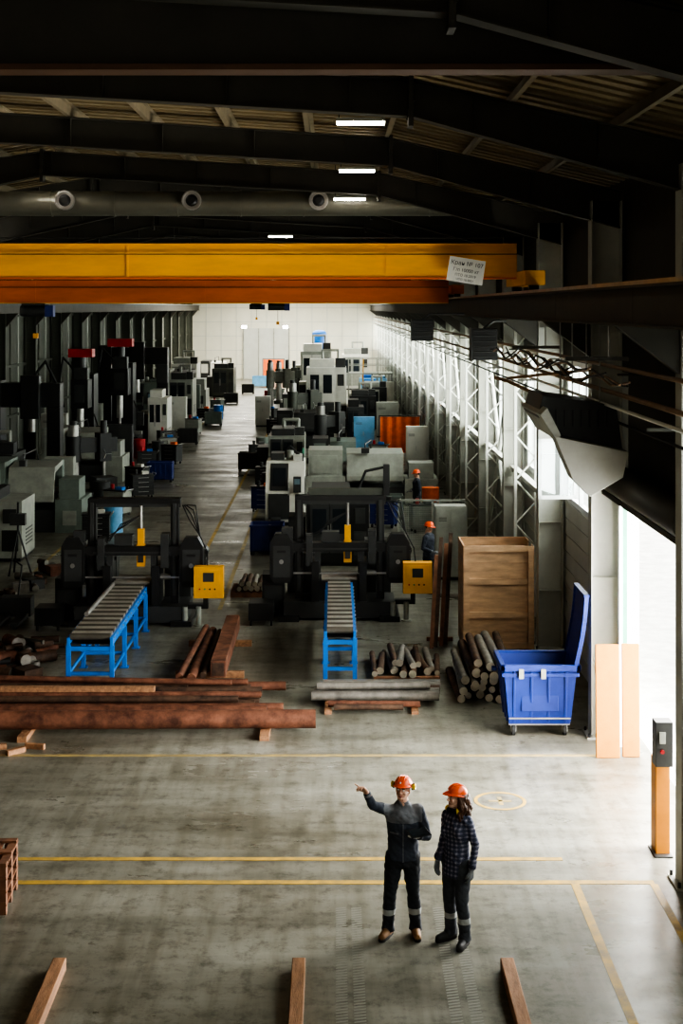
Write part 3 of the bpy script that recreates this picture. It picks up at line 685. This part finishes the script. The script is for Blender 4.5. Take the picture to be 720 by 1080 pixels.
b.box(-13.2,-12.4,52.9,53.8,0,4.3,'black'); b.box(-13.2,-10.2,53.0,53.7,3.3,4.2,'black'); b.box(-11.6,-10.9,52.6,53.0,2.9,4.5,'black'); b.cyl((-11.2,52.8,2.4),(-11.2,52.8,2.9),.14,'steel')
b.box(-10.7,-10.2,53.0,53.7,0,3.3,'black'); b.box(-12.4,-10.7,52.7,53.7,0,.8,'dark'); b.tube([(-11.2,53.3,4.5),(-10.8,53.3,5.0),(-10.4,53.3,4.2)],.05,'cable')
b.done(bevel=.02)
b=B('gantry_mill')
b.box(-12.6,-11.9,76,77,0,5.0,'black'); b.box(-12.6,-8.9,76.1,76.9,4.0,4.9,'black'); b.box(-9.5,-8.9,76.1,76.9,3.0,4.0,'dark'); b.box(-10.9,-10.1,75.7,76.1,3.2,5.2,'black'); b.cyl((-10.5,75.9,2.5),(-10.5,75.9,3.2),.16,'steel'); b.box(-11.9,-10.0,75.8,77,0,1.0,'dark')
b.box(-9.5,-8.9,76.3,76.9,0,3.0,'black'); b.done(bevel=.02)
def cart(x,y,m='dark',name='tool_cart',rz=0):
    b=B(name); b.box(-.4,.4,-.25,.25,.12,.85,m)
    for k in range(4): b.box(-.37,.37,-.265,-.25,.17+k*.17,.31+k*.17,m if m!='white' else 'machgrey'); b.box(-.2,.2,-.28,-.265,.25+k*.17,.265+k*.17,'steel')
    b.box(-.42,.42,-.27,.27,.85,.88,'black'); b.tube([(.42,-.2,.8),(.5,-.2,.9),(.5,.2,.9),(.42,.2,.8)],.015,'steel')
    for sx in(-.33,.33):
        for sy in(-.2,.2): b.cyl((sx-.02,sy,.06),(sx+.02,sy,.06),.06,'rubber',n=10)
    b.cyl((-.2,0,.88),(-.2,0,1.05),.06,random.choice(['red','dark','machgrey'])); b.box(0,.25,-.1,.1,.88,.98,random.choice(['blue','white','orange','dark','dark']))
    return b.done(loc=(x,y,0),rz=rz)
def workcab(x,y,w,h,m,name='steel_cabinet',rz=0):
    b=B(name); b.box(-w/2,w/2,0,.5,.08,h,m); b.box(-w/2+.03,-.01,-.02,0,.12,h-.04,m); b.box(.01,w/2-.03,-.02,0,.12,h-.04,m); b.box(-.04,-.02,-.04,-.02,h*.5,h*.6,'steel')
    for k in range(3): b.box(-w/2+.1,-.1,-.025,-.02,h*.8+k*.04,h*.8+k*.04+.015,'black')
    b.box(-w/2+.03,w/2-.03,.03,.47,0,.08,'black'); return b.done(loc=(x,y,0),rz=rz,bevel=.008)
def drum(x,y,m):
    b=B('steel_drum'); b.cyl((0,0,0),(0,0,.88),.29,m,n=20)
    for z in(.02,.3,.58,.86): b.cyl((0,0,z-.012),(0,0,z+.012),.302,m,n=20)
    b.cyl((.15,0,.88),(.15,0,.9),.03,'steel'); b.done(loc=(x,y,0))
def crate(x,y,w,d,h,m,name='storage_crate'):
    b=B(name); t=.03
    b.box(-w/2,w/2,-d/2,-d/2+t,.1,h,m); b.box(-w/2,w/2,d/2-t,d/2,.1,h,m); b.box(-w/2,-w/2+t,-d/2+t,d/2-t,.1,h,m); b.box(w/2-t,w/2,-d/2+t,d/2-t,.1,h,m); b.box(-w/2,w/2,-d/2,d/2,.1,.13,m)
    for k in range(5): b.box(-w/2+.05+k*(w-.16)/4,-w/2+.11+k*(w-.16)/4,-d/2-.02,-d/2,.12,h-.03,m)
    b.box(-w/2-.02,w/2+.02,-d/2-.03,-d/2,h-.05,h,m)
    for sx in(-1,1):
        for sy in(-1,1): b.box(sx*(w/2-.06)-.05,sx*(w/2-.06)+.05,sy*(d/2-.06)-.05,sy*(d/2-.06)+.05,0,.1,'dark')
    for k in range(8): b.cyl((random.uniform(-.3,.3)*w,random.uniform(-.3,.3)*d,.13),(random.uniform(-.3,.3)*w,random.uniform(-.3,.3)*d,h*.9),.05,'bar')
    return b.done(loc=(x,y,0))
crate(-1.9,40.7,.95,.8,.85,'navyb'); crate(-6.5,36.4,.6,.6,.8,'blue') 
workcab(1.45,68.5,1.0,1.75,'ltblue'); workcab(3.0,36.6,.8,1.9,'machgrey'); workcab(3.5,60,.9,2,'white'); workcab(2.9,77,1.2,1.9,'machgrey')
b=B('welding_curtain')
n=24
for k in range(n):
    x=2.2+k*1.85/n; y=67.4+.05*math.sin(k*1.1); x2=2.2+(k+1)*1.85/n; y2=67.4+.05*math.sin((k+1)*1.1)
    b.faces([V((x,y,.15)),V((x2,y2,.15)),V((x2,y2,1.85)),V((x,y,1.85))],[(0,1,2,3)],'orange',True)
b.tube([(2.15,67.4,0),(2.15,67.4,1.9),(4.1,67.4,1.9),(4.1,67.4,0)],.025,'dark'); b.box(2.05,2.3,67.2,67.6,0,.02,'dark'); b.box(3.95,4.12,67.2,67.6,0,.02,'dark'); b.done()
b=B('welding_curtain'); b.box(-6.6,-4.7,133,133.03,.2,2.2,'orange'); b.tube([(-6.65,133,0),(-6.65,133,2.25),(-4.65,133,2.25),(-4.65,133,0)],.03,'dark'); b.done()
crate(-6.3,126,1.8,1,1,'ltblue')
b=B('mesh_guard_fence')
for x in (1.7,2.6,3.5): b.box(x,x+.05,37.9,37.95,0,1.9,'machgrey')
b.box(1.7,3.55,37.9,37.95,1.85,1.9,'machgrey'); b.box(1.7,3.55,37.9,37.95,.2,.25,'machgrey')
for k in range(36): b.box(1.75+k*.05,1.757+k*.05,37.92,37.927,.25,1.85,'greengrey')
for k in range(32): b.box(1.75,3.5,37.915,37.92,.25+k*.05,.257+k*.05,'greengrey')
b.done()
b=B('mezzanine_platform')
b.box(1.0,4.1,98.5,101,2.4,2.5,'machgrey')
for x in(1.0,2.0,3.0,4.05): b.box(x,x+.06,98.5,98.56,0,3.5,'yellow' if x==2 else 'machgrey'); b.box(x,x+.06,100.9,100.96,0,3.5,'machgrey')
for z in(3.0,3.45): b.box(1.0,4.1,98.5,98.54,z,z+.05,'machgrey'); b.box(1,4.1,100.9,100.94,z,z+.05,'machgrey')
b.done()
b=B('blue_storage_tank'); b.cyl((-1.2,118,0.3),(-1.2,118,4.9),.6,'blue',n=20); b.sph((-1.2,118,4.9),(.6,.6,.3),'blue')
for k in range(4): b.cyl((-1.2+.5*math.cos(k*1.57),118+.5*math.sin(k*1.57),0),(-1.2+.5*math.cos(k*1.57),118+.5*math.sin(k*1.57),.4),.06,'dark')
b.done()
cm=['dark','machgrey','navyb','greengrey','black','dark']
for (x,y) in ((-7.1,42.5),(-7.3,48),(-7.1,52.5),(-7.6,55),(-8.0,60.8),(-7.3,64),(-7.9,67.5),(-8.4,71.2),(-7.8,79),(-7.9,87),(-7.8,95),(-2.4,49),(-2.6,55),(-3.4,64),(-3.3,78.5),(-3.9,87),(-4.6,97.5),(-4.2,108),(2.8,44.5),(1.6,45.5),(2.0,64),(3.2,73.5),(3.0,86)):
    cart(x,y,random.choice(cm),rz=random.uniform(-.5,.5))
for (x,y,m) in ((-6.9,44.5,'ltblue'),(-8.2,50.3,'dark'),(-8.1,65.5,'dark'),(-9.1,66.5,'red'),(-7.3,90,'blue'),(-2.4,53,'dark'),(-3.4,67.5,'greengrey'),(-4.4,91,'blue'),(-4.9,106,'red'),(3.3,42,'navyb'),(3.3,48.6,'orange')): drum(x,y,m)
for (x,y,m) in ((-7.0,57.5,'navyb'),(-7.5,73.2,'dark'),(-7.2,85,'greengrey'),(-3.6,61.2,'dark'),(1.8,47.3,'greengrey'),(-7.5,104,'dark'),(-5.0,100,'machgrey'),(-7.0,116,'dark')): crate(x,y,1,.7,.8,m)
for (x,y,w,h,m) in ((-9.4,48.6,1,1.9,'machgrey'),(-9.2,61.0,1.1,2,'dark'),(-8.9,80,1.2,2,'white'),(-13,66,1.2,2.1,'white'),(-4.2,84,.9,1.8,'white'),(-9.5,94.5,1.2,1.9,'greengrey'),(3.6,96.3,.8,2,'white')): workcab(x,y,w,h,m)
offcuts('scattered_parts_pile',-2.2,-1.6,43,44.2,18,.10); offcuts('scattered_parts_pile',-7.9,-7.2,34.5,38.0,18,.12); offcuts('scattered_parts_pile',3.0,3.7,32,34.6,20,.12)
b=B('tripod_stand')
for k in range(3): 
    a=k*2.09; b.cyl((-8.3+.35*math.cos(a),37.4+.35*math.sin(a),0),(-8.3,37.4,1.2),.025,'black',n=8)
b.cyl((-8.3,37.4,1.1),(-8.3,37.4,1.9),.03,'black'); b.box(-8.5,-8.1,37.3,37.5,1.3,1.6,'dark'); b.done()
b=B('pallet_jack'); b.box(-7.45,-7.25,30.9,32.0,.08,.16,'dark'); b.box(-7.05,-6.85,30.9,32.0,.08,.16,'dark'); b.box(-7.5,-6.8,31.9,32.3,.08,.5,'dark'); b.tube([(-7.15,32.2,.4),(-7.15,32.6,1.1),(-7.3,32.62,1.2)],.02,'black')
for x in(-7.35,-6.95): b.cyl((x-.04,31.0,.05),(x+.04,31.0,.05),.05,'rubber'); b.cyl((x-.04,32.1,.08),(x+.04,32.1,.08),.08,'rubber')
b.done()
# ================================================================ PEOPLE
PV={}
def cloth(name,c,var=.3): return mat(name,c,.88,0,var,9,bump=.5,bs=16)
class P:
    def __init__(s): s.b=B('tmp')
    def limb(s,pts,rad,mi,c0=True,c1=True,n=16):
        pts=[V(p) for p in pts]
        for i in range(len(pts)-1): s.b.cyl(pts[i],pts[i+1],rad[i],mi,r2=rad[i+1],n=n)
        for i,p in enumerate(pts):
            if (i==0 and not c0) or (i==len(pts)-1 and not c1): continue
            s.b.sph(p,rad[i]*.995,mi,16,10)
    def rings(s,rs,mi,n=24):
        vs=[];fs=[]
        for (cx,cy,z,rx,ry) in rs:
            for k in range(n):
                a=2*math.pi*k/n; vs.append(V((cx+rx*math.cos(a),cy+ry*math.sin(a),z)))
        for j in range(len(rs)-1):
            for k in range(n): fs.append((j*n+k,j*n+(k+1)%n,(j+1)*n+(k+1)%n,(j+1)*n+k))
        fs.append(tuple(range(n))[::-1]); fs.append(tuple(range((len(rs)-1)*n,len(rs)*n)))
        s.b.faces(vs,fs,mi,True)
    def mesh(s,mats,vox,sm=2,wr=0,over=None,seed=0):
        bm=s.b.bm; bmesh.ops.remove_doubles(bm,verts=bm.verts,dist=1e-5)
        bmesh.ops.recalc_face_normals(bm,faces=bm.faces)
        bmesh.ops.triangulate(bm,faces=bm.faces)
        bm.faces.ensure_lookup_table()
        fm=[mats.index(s.b.ms[f.material_index]) for f in bm.faces]
        tree=BVHTree.FromBMesh(bm)
        me=bpy.data.meshes.new('t'); bm.to_mesh(me); bm.free()
        ob=bpy.data.objects.new('t',me); COL.objects.link(ob)
        r=ob.modifiers.new('r','REMESH'); r.mode='VOXEL'; r.voxel_size=vox; r.use_smooth_shade=True
        if sm: q=ob.modifiers.new('s','SMOOTH'); q.factor=.5; q.iterations=sm
        dg=bpy.context.evaluated_depsgraph_get(); me2=bpy.data.meshes.new_from_object(ob.evaluated_get(dg))
        bpy.data.objects.remove(ob)
        me2.materials.clear()
        for m in mats: me2.materials.append(m)
        idx=[]
        for p in me2.polygons:
            c=p.center; i=tree.find_nearest(c)[2]; k=fm[i] if i is not None else 0
            if over: k=over(k,c,p.normal)
            idx.append(k)
        me2.polygons.foreach_set('material_index',idx); me2.polygons.foreach_set('use_smooth',[True]*len(idx))
        if wr:
            clothv={}
            for p in me2.polygons:
                if p.material_index in (1,2,3,4):
                    for v in p.vertices: clothv[v]=p.normal.copy()
            for v,nn in clothv.items():
                co=me2.vertices[v].co; u=co.z+.7*co.x-.4*co.y
                d=(abs(noise.noise(V((co.x*7+seed,co.y*7,u*13))))-.25)*wr*1.8+noise.noise(V((co.x*20,co.y*20+seed,u*26)))*wr*.45
                co+=nn*d
        return me2
def hand(p,wr,d,nrm,side,curl,m,thick=0.,point=False):
    wr=V(wr); d=V(d).normalized(); nrm=V(nrm); nrm=(nrm-d*nrm.dot(d)).normalized(); s=d.cross(nrm)*side
    p.limb([wr-d*.05,wr+d*.01],[.027,.026],m)
    Ls=[.072,.080,.074,.058]
    for i in range(4):
        off=(1.5-i)*.0215
        kn=wr+d*(.088-.004*abs(i-1))+s*off
        p.limb([wr+d*.012+s*off*.6,kn],[.019,.0135+thick],m)
        c=.08 if (point and i==0) else curl
        cur=kn; ang=.0
        for f,rr in ((.45,.0100),(.31,.0090),(.24,.0080)):
            ang+=c; dd=(d*math.cos(ang)+nrm*math.sin(ang)); nx=cur+dd*Ls[i]*f*1.05
            p.limb([cur,nx],[rr+thick,rr-.0006+thick],m); cur=nx
    t0=wr+d*.028+s*.024; t1=t0+(s*.62+d*.7+nrm*.25).normalized()*.042; t2=t1+(s*.25+d*.9+nrm*.35).normalized()*.033
    p.limb([wr+d*.015+s*.01,t0,t1,t2],[.02,.0165,.0125+thick,.0095+thick],m)
def person(name,loc,rz,sc,pose,cols,female=False,look=(0,0,0),muffs=None):
    mats=[cols['skin'],cols['top'],cols['top2'],cols['pants'],cols['refl'],cols['boot'],cols['glove'],cols['hair'],cols['lips'],PV['eyew'],PV['iris'],cols['sole']]
    SK,TP,T2,PN,RF,BT,GL,HR,LP,EW,IR,SL=mats
    body=P()
    wS=.90 if female else 1.0
    hem=pose.get('hem',.84)
    body.rings([(0,0,hem,.188*wS,.140),(0,0,hem+.03,.186*wS,.140),(0,0,.98,.174*wS,.130),(0,.0,1.10,(.156 if female else .168)*wS,.120),(0,-.003,1.24,.185*wS,.133),(0,0,1.34,.20*wS,.130),(0,.008,1.41,.18*wS,.108),(0,.012,1.455,.12*wS,.08),(0,.012,1.49,.07,.068)],TP)
    if female:
        for sx in(-1,1): body.b.sph((sx*.075,-.085,1.28),(.07,.065,.07),TP)
    else:
        body.b.sph((0,-.06,1.33),(.165,.082,.10),TP)
    body.rings([(0,.010,1.455,.080,.078),(0,.002,1.515,.068,.070)],T2)
    body.rings([(0,.0,.80,.165*wS,.128),(0,0,.95,.165*wS,.125)],PN)
    body.limb([(0,.015,1.44),(0,-.005,1.60)],[.058,.054],SK)
    for (hip,kn,an,toe) in pose['legs']:
        hip,kn,an=V(hip),V(kn),V(an)
        mid=(hip+kn)/2; cal=kn*.62+an*.38+V((0,.012,0))
        body.limb([hip,mid,kn,cal,an+V((0,0,.03)),an+V((0,0,-.035))],[.105,.092,.072,.072,.067,.076],PN,True,False)
        t=V(toe).normalized()
        h0=V((an.x,an.y,.055))-t*.045
        body.limb([h0+V((0,0,.05)),h0],[.052,.05],BT); body.limb([h0,h0+t*.12,h0+t*.215-V((0,0,.008))],[.05,.05,.042],BT)
        body.limb([h0-V((0,0,.03)),h0+t*.12-V((0,0,.03)),h0+t*.215-V((0,0,.03))],[.045,.05,.043],SL)
    for a in pose['arms']:
        sh,el,wr=V(a['sh']),V(a['el']),V(a['wr'])
        body.limb([V((sh.x*.5,sh.y,sh.z-.01)),sh,sh.lerp(el,.5),el,el.lerp(wr,.45),el.lerp(wr,.86)],[.07,.070*wS,.060*wS,.053*wS,.050*wS,.043],TP,True,True)
        body.limb([el.lerp(wr,.80),el.lerp(wr,.93)],[.047,.046],T2,False,False)
        body.limb([el.lerp(wr,.7),wr],[.032,.027],SK if a.get('bare',False) else GL)
    def over(k,c,n):
        if k==3 and pose.get('refl') and .255<c.z<.315: return 4
        if k==1 and pose.get('yoke') and c.z>1.30 and abs(c.x)<.21 : return 2
        if k==1 and pose.get('zip') and abs(c.x)<.007 and n.y<-.3: return 2
        if k==1 and pose.get('zip') and (abs(abs(c.x)-.10)<.05 and 1.17<c.z<1.19 and n.y<-.3): return 2
        return k
    m1=body.mesh(mats,.0095,2,pose.get('wr',.009),over,seed=loc[0]*7)
    for v in m1.vertices:
        if v.co.z<.0: v.co.z=0.0
    hp=P()
    for a in pose['arms']:
        hand(hp,a['wr'],a['dir'],a['n'],a['side'],a['curl'],SK if a.get('bare') else GL,0 if a.get('bare') else .0012,a.get('point',False))
    m2=hp.mesh(mats,.0042,1)
    H=P(); q=H.b
    q.sph((0,.012,.03),(.074,.093,.088),SK,20,14); q.sph((0,-.022,-.028),(.059,.068,.082),SK,20,14)
    q.sph((0,-.062,-.095),(.027,.024,.02),SK)
    for sx in(-1,1):
        H.limb([(sx*.058,-.0,-.05),(sx*.022,-.06,-.098)],[.017,.016],SK)
        q.sph((sx*.038,-.066,-.03),(.02,.018,.02),SK); q.sph((sx*.077,.008,-.012),(.009,.018,.031),SK); q.sph((sx*.031,-.083,.019),(.021,.009,.006),HR)
        q.sph((sx*.012,-.098,-.036),(.009,.009,.007),SK)
        q.sph((sx*.030,-.072,.0085),(.0155,.0135,.0075),SK)
    H.limb([(0,-.083,.012),(0,-.106,-.031)],[.0075,.0115],SK)
    H.limb([(-.021,-.080,-.063),(0,-.087,-.0615),(.021,-.080,-.063)],[.004,.0062,.004],LP); H.limb([(-.017,-.080,-.070),(0,-.086,-.072),(.017,-.080,-.070)],[.004,.0066,.004],LP)
    q.sph((0,.028,.035),(.079,.088,.086),HR,20,14)
    H.limb([(0,.02,-.07),(0,.03,-.16)],[.052,.054],SK)
    if female:
        q.sph((0,.062,-.05),(.092,.055,.125),HR,18,12)
        for sx in(-1,1): q.sph((sx*.086,.025,-.05),(.030,.052,.115),HR,14,10)
        rnd=random.Random(3)
        for k in range(60):
            a=math.radians(rnd.uniform(-22,202)); x0=.082*math.cos(a); y0=.02+.089*math.sin(a)
            L=rnd.uniform(.18,.28); pts=[]; rr=[]
            for j in range(8):
                t=j/7; out=1+.5*math.sin(t*2.2)+.07*math.sin(t*12+k); pts.append((x0*out+.011*math.sin(k*2+t*9),y0*out+.011*math.cos(k+t*9)+.012,.035-L*t)); rr.append(.0165*(1-.5*t*t)+.002)
            H.limb(pts,rr,HR,n=8)
    m3=H.mesh(mats,.0046,1)
    look=[math.radians(x) for x in look]
    HM=Matrix.Translation(V(pose.get('headpos',(0,-.015,1.64))))@Matrix.Rotation(look[1],4,'Z')@Matrix.Rotation(look[0],4,'X')@Matrix.Rotation(look[2],4,'Y')
    eb=B('e')
    for m in mats: eb.mi(m)
    for sx in(-1,1):
        eb.sph((sx*.030,-.0775,.001),.0112,EW,12,8); eb.sph((sx*.030,-.0855,.001),(.0052,.004,.0052),IR,10,6)
    me=bpy.data.meshes.new('e'); eb.bm.to_mesh(me); eb.bm.free()
    out=bmesh.new(); out.from_mesh(m1); out.from_mesh(m2)
    for mm in(m3,me): mm.transform(HM); out.from_mesh(mm)
    fin=bpy.data.meshes.new(name); out.to_mesh(fin); out.free()
    for m in mats: fin.materials.append(m)
    ob=bpy.data.objects.new(name,fin); COL.objects.link(ob)
    hb=B('safety_helmet'); vs=[];fs=[];n=32;J=9
    for j in range(J+1):
        th=math.radians(90*j/J)
        for k in range(n):
            a=2*math.pi*k/n; vs.append(V((.100*math.sin(th)**.9*math.cos(a),.008+.122*math.sin(th)**.9*math.sin(a),.104*math.cos(th))))
    for e,dz in ((.010,-.004),(.016,-.012),(.0,-.006)):
        for k in range(n):
            a=2*math.pi*k/n; f=max(0,-math.sin(a))**3*.045*(1 if e else 0); vs.append(V(((.100+e)*math.cos(a),.008+(.122+e+f)*math.sin(a),dz-f*.25)))
    for j in range(J+3):
        for k in range(n): fs.append((j*n+k,j*n+(k+1)%n,(j+1)*n+(k+1)%n,(j+1)*n+k))
    hb.faces(vs,fs,PV['helmet'],True)
    for xx in(-.03,0,.03):
        pts=[(xx,.008+.114*math.cos(t),.004+.101*math.sin(t)*(1-abs(xx)*.9)) for t in [math.radians(u) for u in range(25,156,13)]]
        hb.tube(pts,.006,PV['helmet'],8)
    hb.sph((0,-.119,.03),(.012,.004,.012),'signw')
    ho=hb.done(recenter=False,parent=ob); ho.matrix_local=HM@Matrix.Translation((0,0,.045))@Matrix.Rotation(math.radians(-4),4,'X')
    if muffs=='helmet':
        mb=B('ear_muffs')
        for sx in(-1,1):
            mb.cyl((sx*.110,.01,.035),(sx*.132,.01,.045),.032,PV['muff'],n=16); mb.sph((sx*.132,.01,.045),(.012,.032,.032),PV['muff']); mb.cyl((sx*.100,.01,.033),(sx*.111,.01,.035),.034,'rubber',n=16)
            mb.tube([(sx*.128,.01,.04),(sx*.125,.0,.075),(sx*.105,-.0,.06)],.006,'rubber')
        mo=mb.done(recenter=False,parent=ob); mo.matrix_local=HM
    elif muffs=='neck':
        mb=B('ear_muffs'); pts=[(.095*math.cos(t),.03+.095*math.sin(t),1.53) for t in [math.radians(u) for u in range(-10,191,20)]]
        mb.tube(pts,.009,'rubber')
        for sx in(-1,1): mb.cyl((sx*.095,-.05,1.51),(sx*.055,-.075,1.505),.034,PV['muff'],n=16); mb.sph((sx*.095,-.05,1.51),(.015,.034,.034),PV['muff']); mb.cyl((sx*.055,-.075,1.505),(sx*.045,-.08,1.503),.036,'rubber')
        mb.done(recenter=False,parent=ob)
    ob.location=loc; ob.rotation_euler=(0,0,rz); ob.scale=(sc,sc,sc)
    return ob
PV['eyew']=mat('eye_white',(.75,.73,.7),.3,var=0); PV['iris']=mat('iris_dark',(.03,.02,.015),.2,var=0)
PV['helmet']=mat('helmet_orange',(.90,.11,.015),.35,var=.03); PV['muff']=mat('ear_muff_yellow',(.75,.55,.03),.45,var=.05)
skin=mat('skin',(.58,.33,.23),.55,var=.07,scale=8); skinf=mat('skin_fair',(.64,.39,.29),.55,var=.06,scale=8)
lips=mat('lips',(.42,.15,.12),.5,var=.05)
navy=cloth('jacket_navy',(.042,.049,.068)); grayp=cloth('jacket_gray_panel',(.17,.175,.19)); pants=cloth('trousers_dark',(.022,.024,.030)); pants2=cloth('trousers_charcoal',(.05,.055,.064))
refl=mat('reflective_tape',(.34,.35,.34),.35,var=.05); boot=mat('boot_tan',(.22,.11,.04),.7); bootd=mat('shoe_dark',(.03,.03,.03),.6); glove=mat('work_glove',(.6,.6,.58),.85,bump=.3); gloved=mat('work_glove_dark',(.14,.15,.16),.85)
hairm=mat('hair_dark',(.02,.013,.01),.6,var=.4,scale=30); hairf=mat('hair_brown',(.085,.036,.018),.5,var=.5,scale=40,stretch=(3,3,.6))
sole=mat('sole_rubber',(.02,.018,.016),.8); shirt=plaid(); shirtc=cloth('shirt_collar',(.05,.055,.09))
man=person('man_pointing',(.77,15.86,0),math.radians(-2),1.0,dict(
    legs=[((-.09,0,.90),(-.145,-.05,.49),(-.165,0,.10),(-.45,-1,0)),((.09,0,.90),(.115,-.01,.49),(.14,.03,.10),(.12,-1,0))],
    arms=[dict(sh=(-.175,0,1.405),el=(-.335,-.20,1.52),wr=(-.405,-.34,1.715),dir=(-.52,-.3,.62),n=(-.3,-.5,-.5),side=-1,curl=.7,point=True,bare=True),
          dict(sh=(.175,0,1.405),el=(.27,-.04,1.13),wr=(.165,-.25,1.21),dir=(-.6,-.75,.12),n=(.1,.2,1),side=-1,curl=.12)],
    refl=True,yoke=True,zip=True,hem=.88),dict(skin=skin,top=navy,top2=grayp,pants=pants,refl=refl,boot=boot,glove=glove,hair=hairm,lips=lips,sole=sole),look=(-10,-18,0),muffs='helmet')
tb=B('tablet_computer'); tb.box(-.12,.12,-.08,.08,-.006,.006,'black'); tb.box(-.112,.112,-.072,.072,.006,.0075,'glassdark')
to=tb.done(recenter=False,parent=man,bevel=.003); to.matrix_local=Matrix.Translation((.165,-.30,1.265))@Matrix.Rotation(math.radians(25),4,'Z')@Matrix.Rotation(math.radians(12),4,'X')
woman=person('woman_listening',(1.36,15.72,0),math.radians(-42),.975,dict(
    legs=[((-.085,0,.90),(-.095,-.02,.49),(-.10,.01,.10),(-.25,-1,0)),((.085,0,.90),(.11,-.06,.49),(.125,-.02,.10),(.3,-1,0))],
    arms=[dict(sh=(-.145,0,1.40),el=(-.205,.03,1.13),wr=(-.20,-.10,.90),dir=(.05,-.25,-.9),n=(.8,0,0),side=1,curl=.35),
          dict(sh=(.145,0,1.40),el=(.225,.05,1.13),wr=(.23,-.04,.88),dir=(0,-.12,-1),n=(-.9,0,0),side=-1,curl=.35)],
    hem=.76,refl=True,wr=.010),dict(skin=skinf,top=shirt,top2=shirtc,pants=pants2,refl=refl,boot=bootd,glove=gloved,hair=hairf,lips=lips,sole=sole),female=True,look=(-6,-25,0),muffs='neck')
stand=dict(legs=[((-.09,0,.90),(-.10,-.02,.49),(-.11,.0,.10),(-.15,-1,0)),((.09,0,.90),(.10,-.02,.49),(.11,0,.10),(.15,-1,0))],
    arms=[dict(sh=(-.175,0,1.405),el=(-.25,.03,1.14),wr=(-.14,-.20,1.05),dir=(.4,-.8,.1),n=(.3,0,-.9),side=1,curl=.4),dict(sh=(.175,0,1.405),el=(.25,.04,1.14),wr=(.24,-.05,.88),dir=(0,-.1,-1),n=(-.9,0,0),side=-1,curl=.4)],hem=.84)
C3=dict(skin=skin,top=navy,top2=grayp,pants=pants,refl=refl,boot=bootd,glove=gloved,hair=hairm,lips=lips,sole=sole)
person('machine_operator',(2.33,35.0,0),math.radians(60),.98,stand,C3,look=(12,0,0))
person('machine_operator',(2.7,46.3,0),math.radians(-80),.98,stand,C3,look=(10,0,0))
# ================================================================ LIGHT
def area(name,loc,rot,sx,sy,power,col=(1,1,1)):
    l=bpy.data.lights.new(name,'AREA'); l.shape='RECTANGLE'; l.size=sx; l.size_y=sy; l.energy=power; l.color=col
    o=bpy.data.objects.new(name,l); COL.objects.link(o); o.location=loc; o.rotation_euler=rot; return o
area('daylight_windows_right',(6.0,82,4.8),(math.radians(0),math.radians(80),0),3.6,118,15500,(1,.965,.86))
area('daylight_windows_right_near',(6.0,6,4.8),(0,math.radians(80),0),3.6,20,700,(1,.965,.88))
area('daylight_door',(6.2,20.3,2.3),(0,math.radians(88),0),4.4,6.0,3000,(1,.985,.95))
area('fill_light_near',(-5,-5.6,5.5),(math.radians(70),0,0),16,4.5,460,(1,.88,.70))  # added fill for the foreground; the near wall has no window
area('fill_light_far',(-5,125,8.6),(0,0,0),12,24,6500,(1,.96,.84))  # added lamp under the roof to brighten the far end; no skylight is modelled
w=bpy.data.worlds.new('world'); scn.world=w; w.use_nodes=True
N=w.node_tree.nodes; L=w.node_tree.links; bg=N['Background']
sky=N.new('ShaderNodeTexSky'); sky.sky_type='HOSEK_WILKIE'; sky.turbidity=6; sky.sun_direction=(.5,-.3,.7)
mx=N.new('ShaderNodeMixRGB'); mx.inputs[0].default_value=.8; mx.inputs[2].default_value=(1,.98,.92,1); L.new(sky.outputs[0],mx.inputs[1]); L.new(mx.outputs[0],bg.inputs[0]); bg.inputs[1].default_value=6.0
# ================================================================ CAMERA
cd=bpy.data.cameras.new('camera'); co=bpy.data.objects.new('camera',cd); COL.objects.link(co); scn.camera=co
co.location=(0,0,7); co.rotation_euler=(math.radians(90),0,0)
cd.sensor_fit='VERTICAL'; cd.sensor_height=36; cd.sensor_width=24; cd.lens=50; cd.shift_y=-215/1080; cd.shift_x=8/1080; cd.clip_end=400
try: scn.view_settings.look='AgX - High Contrast'
except Exception as e: print(e)
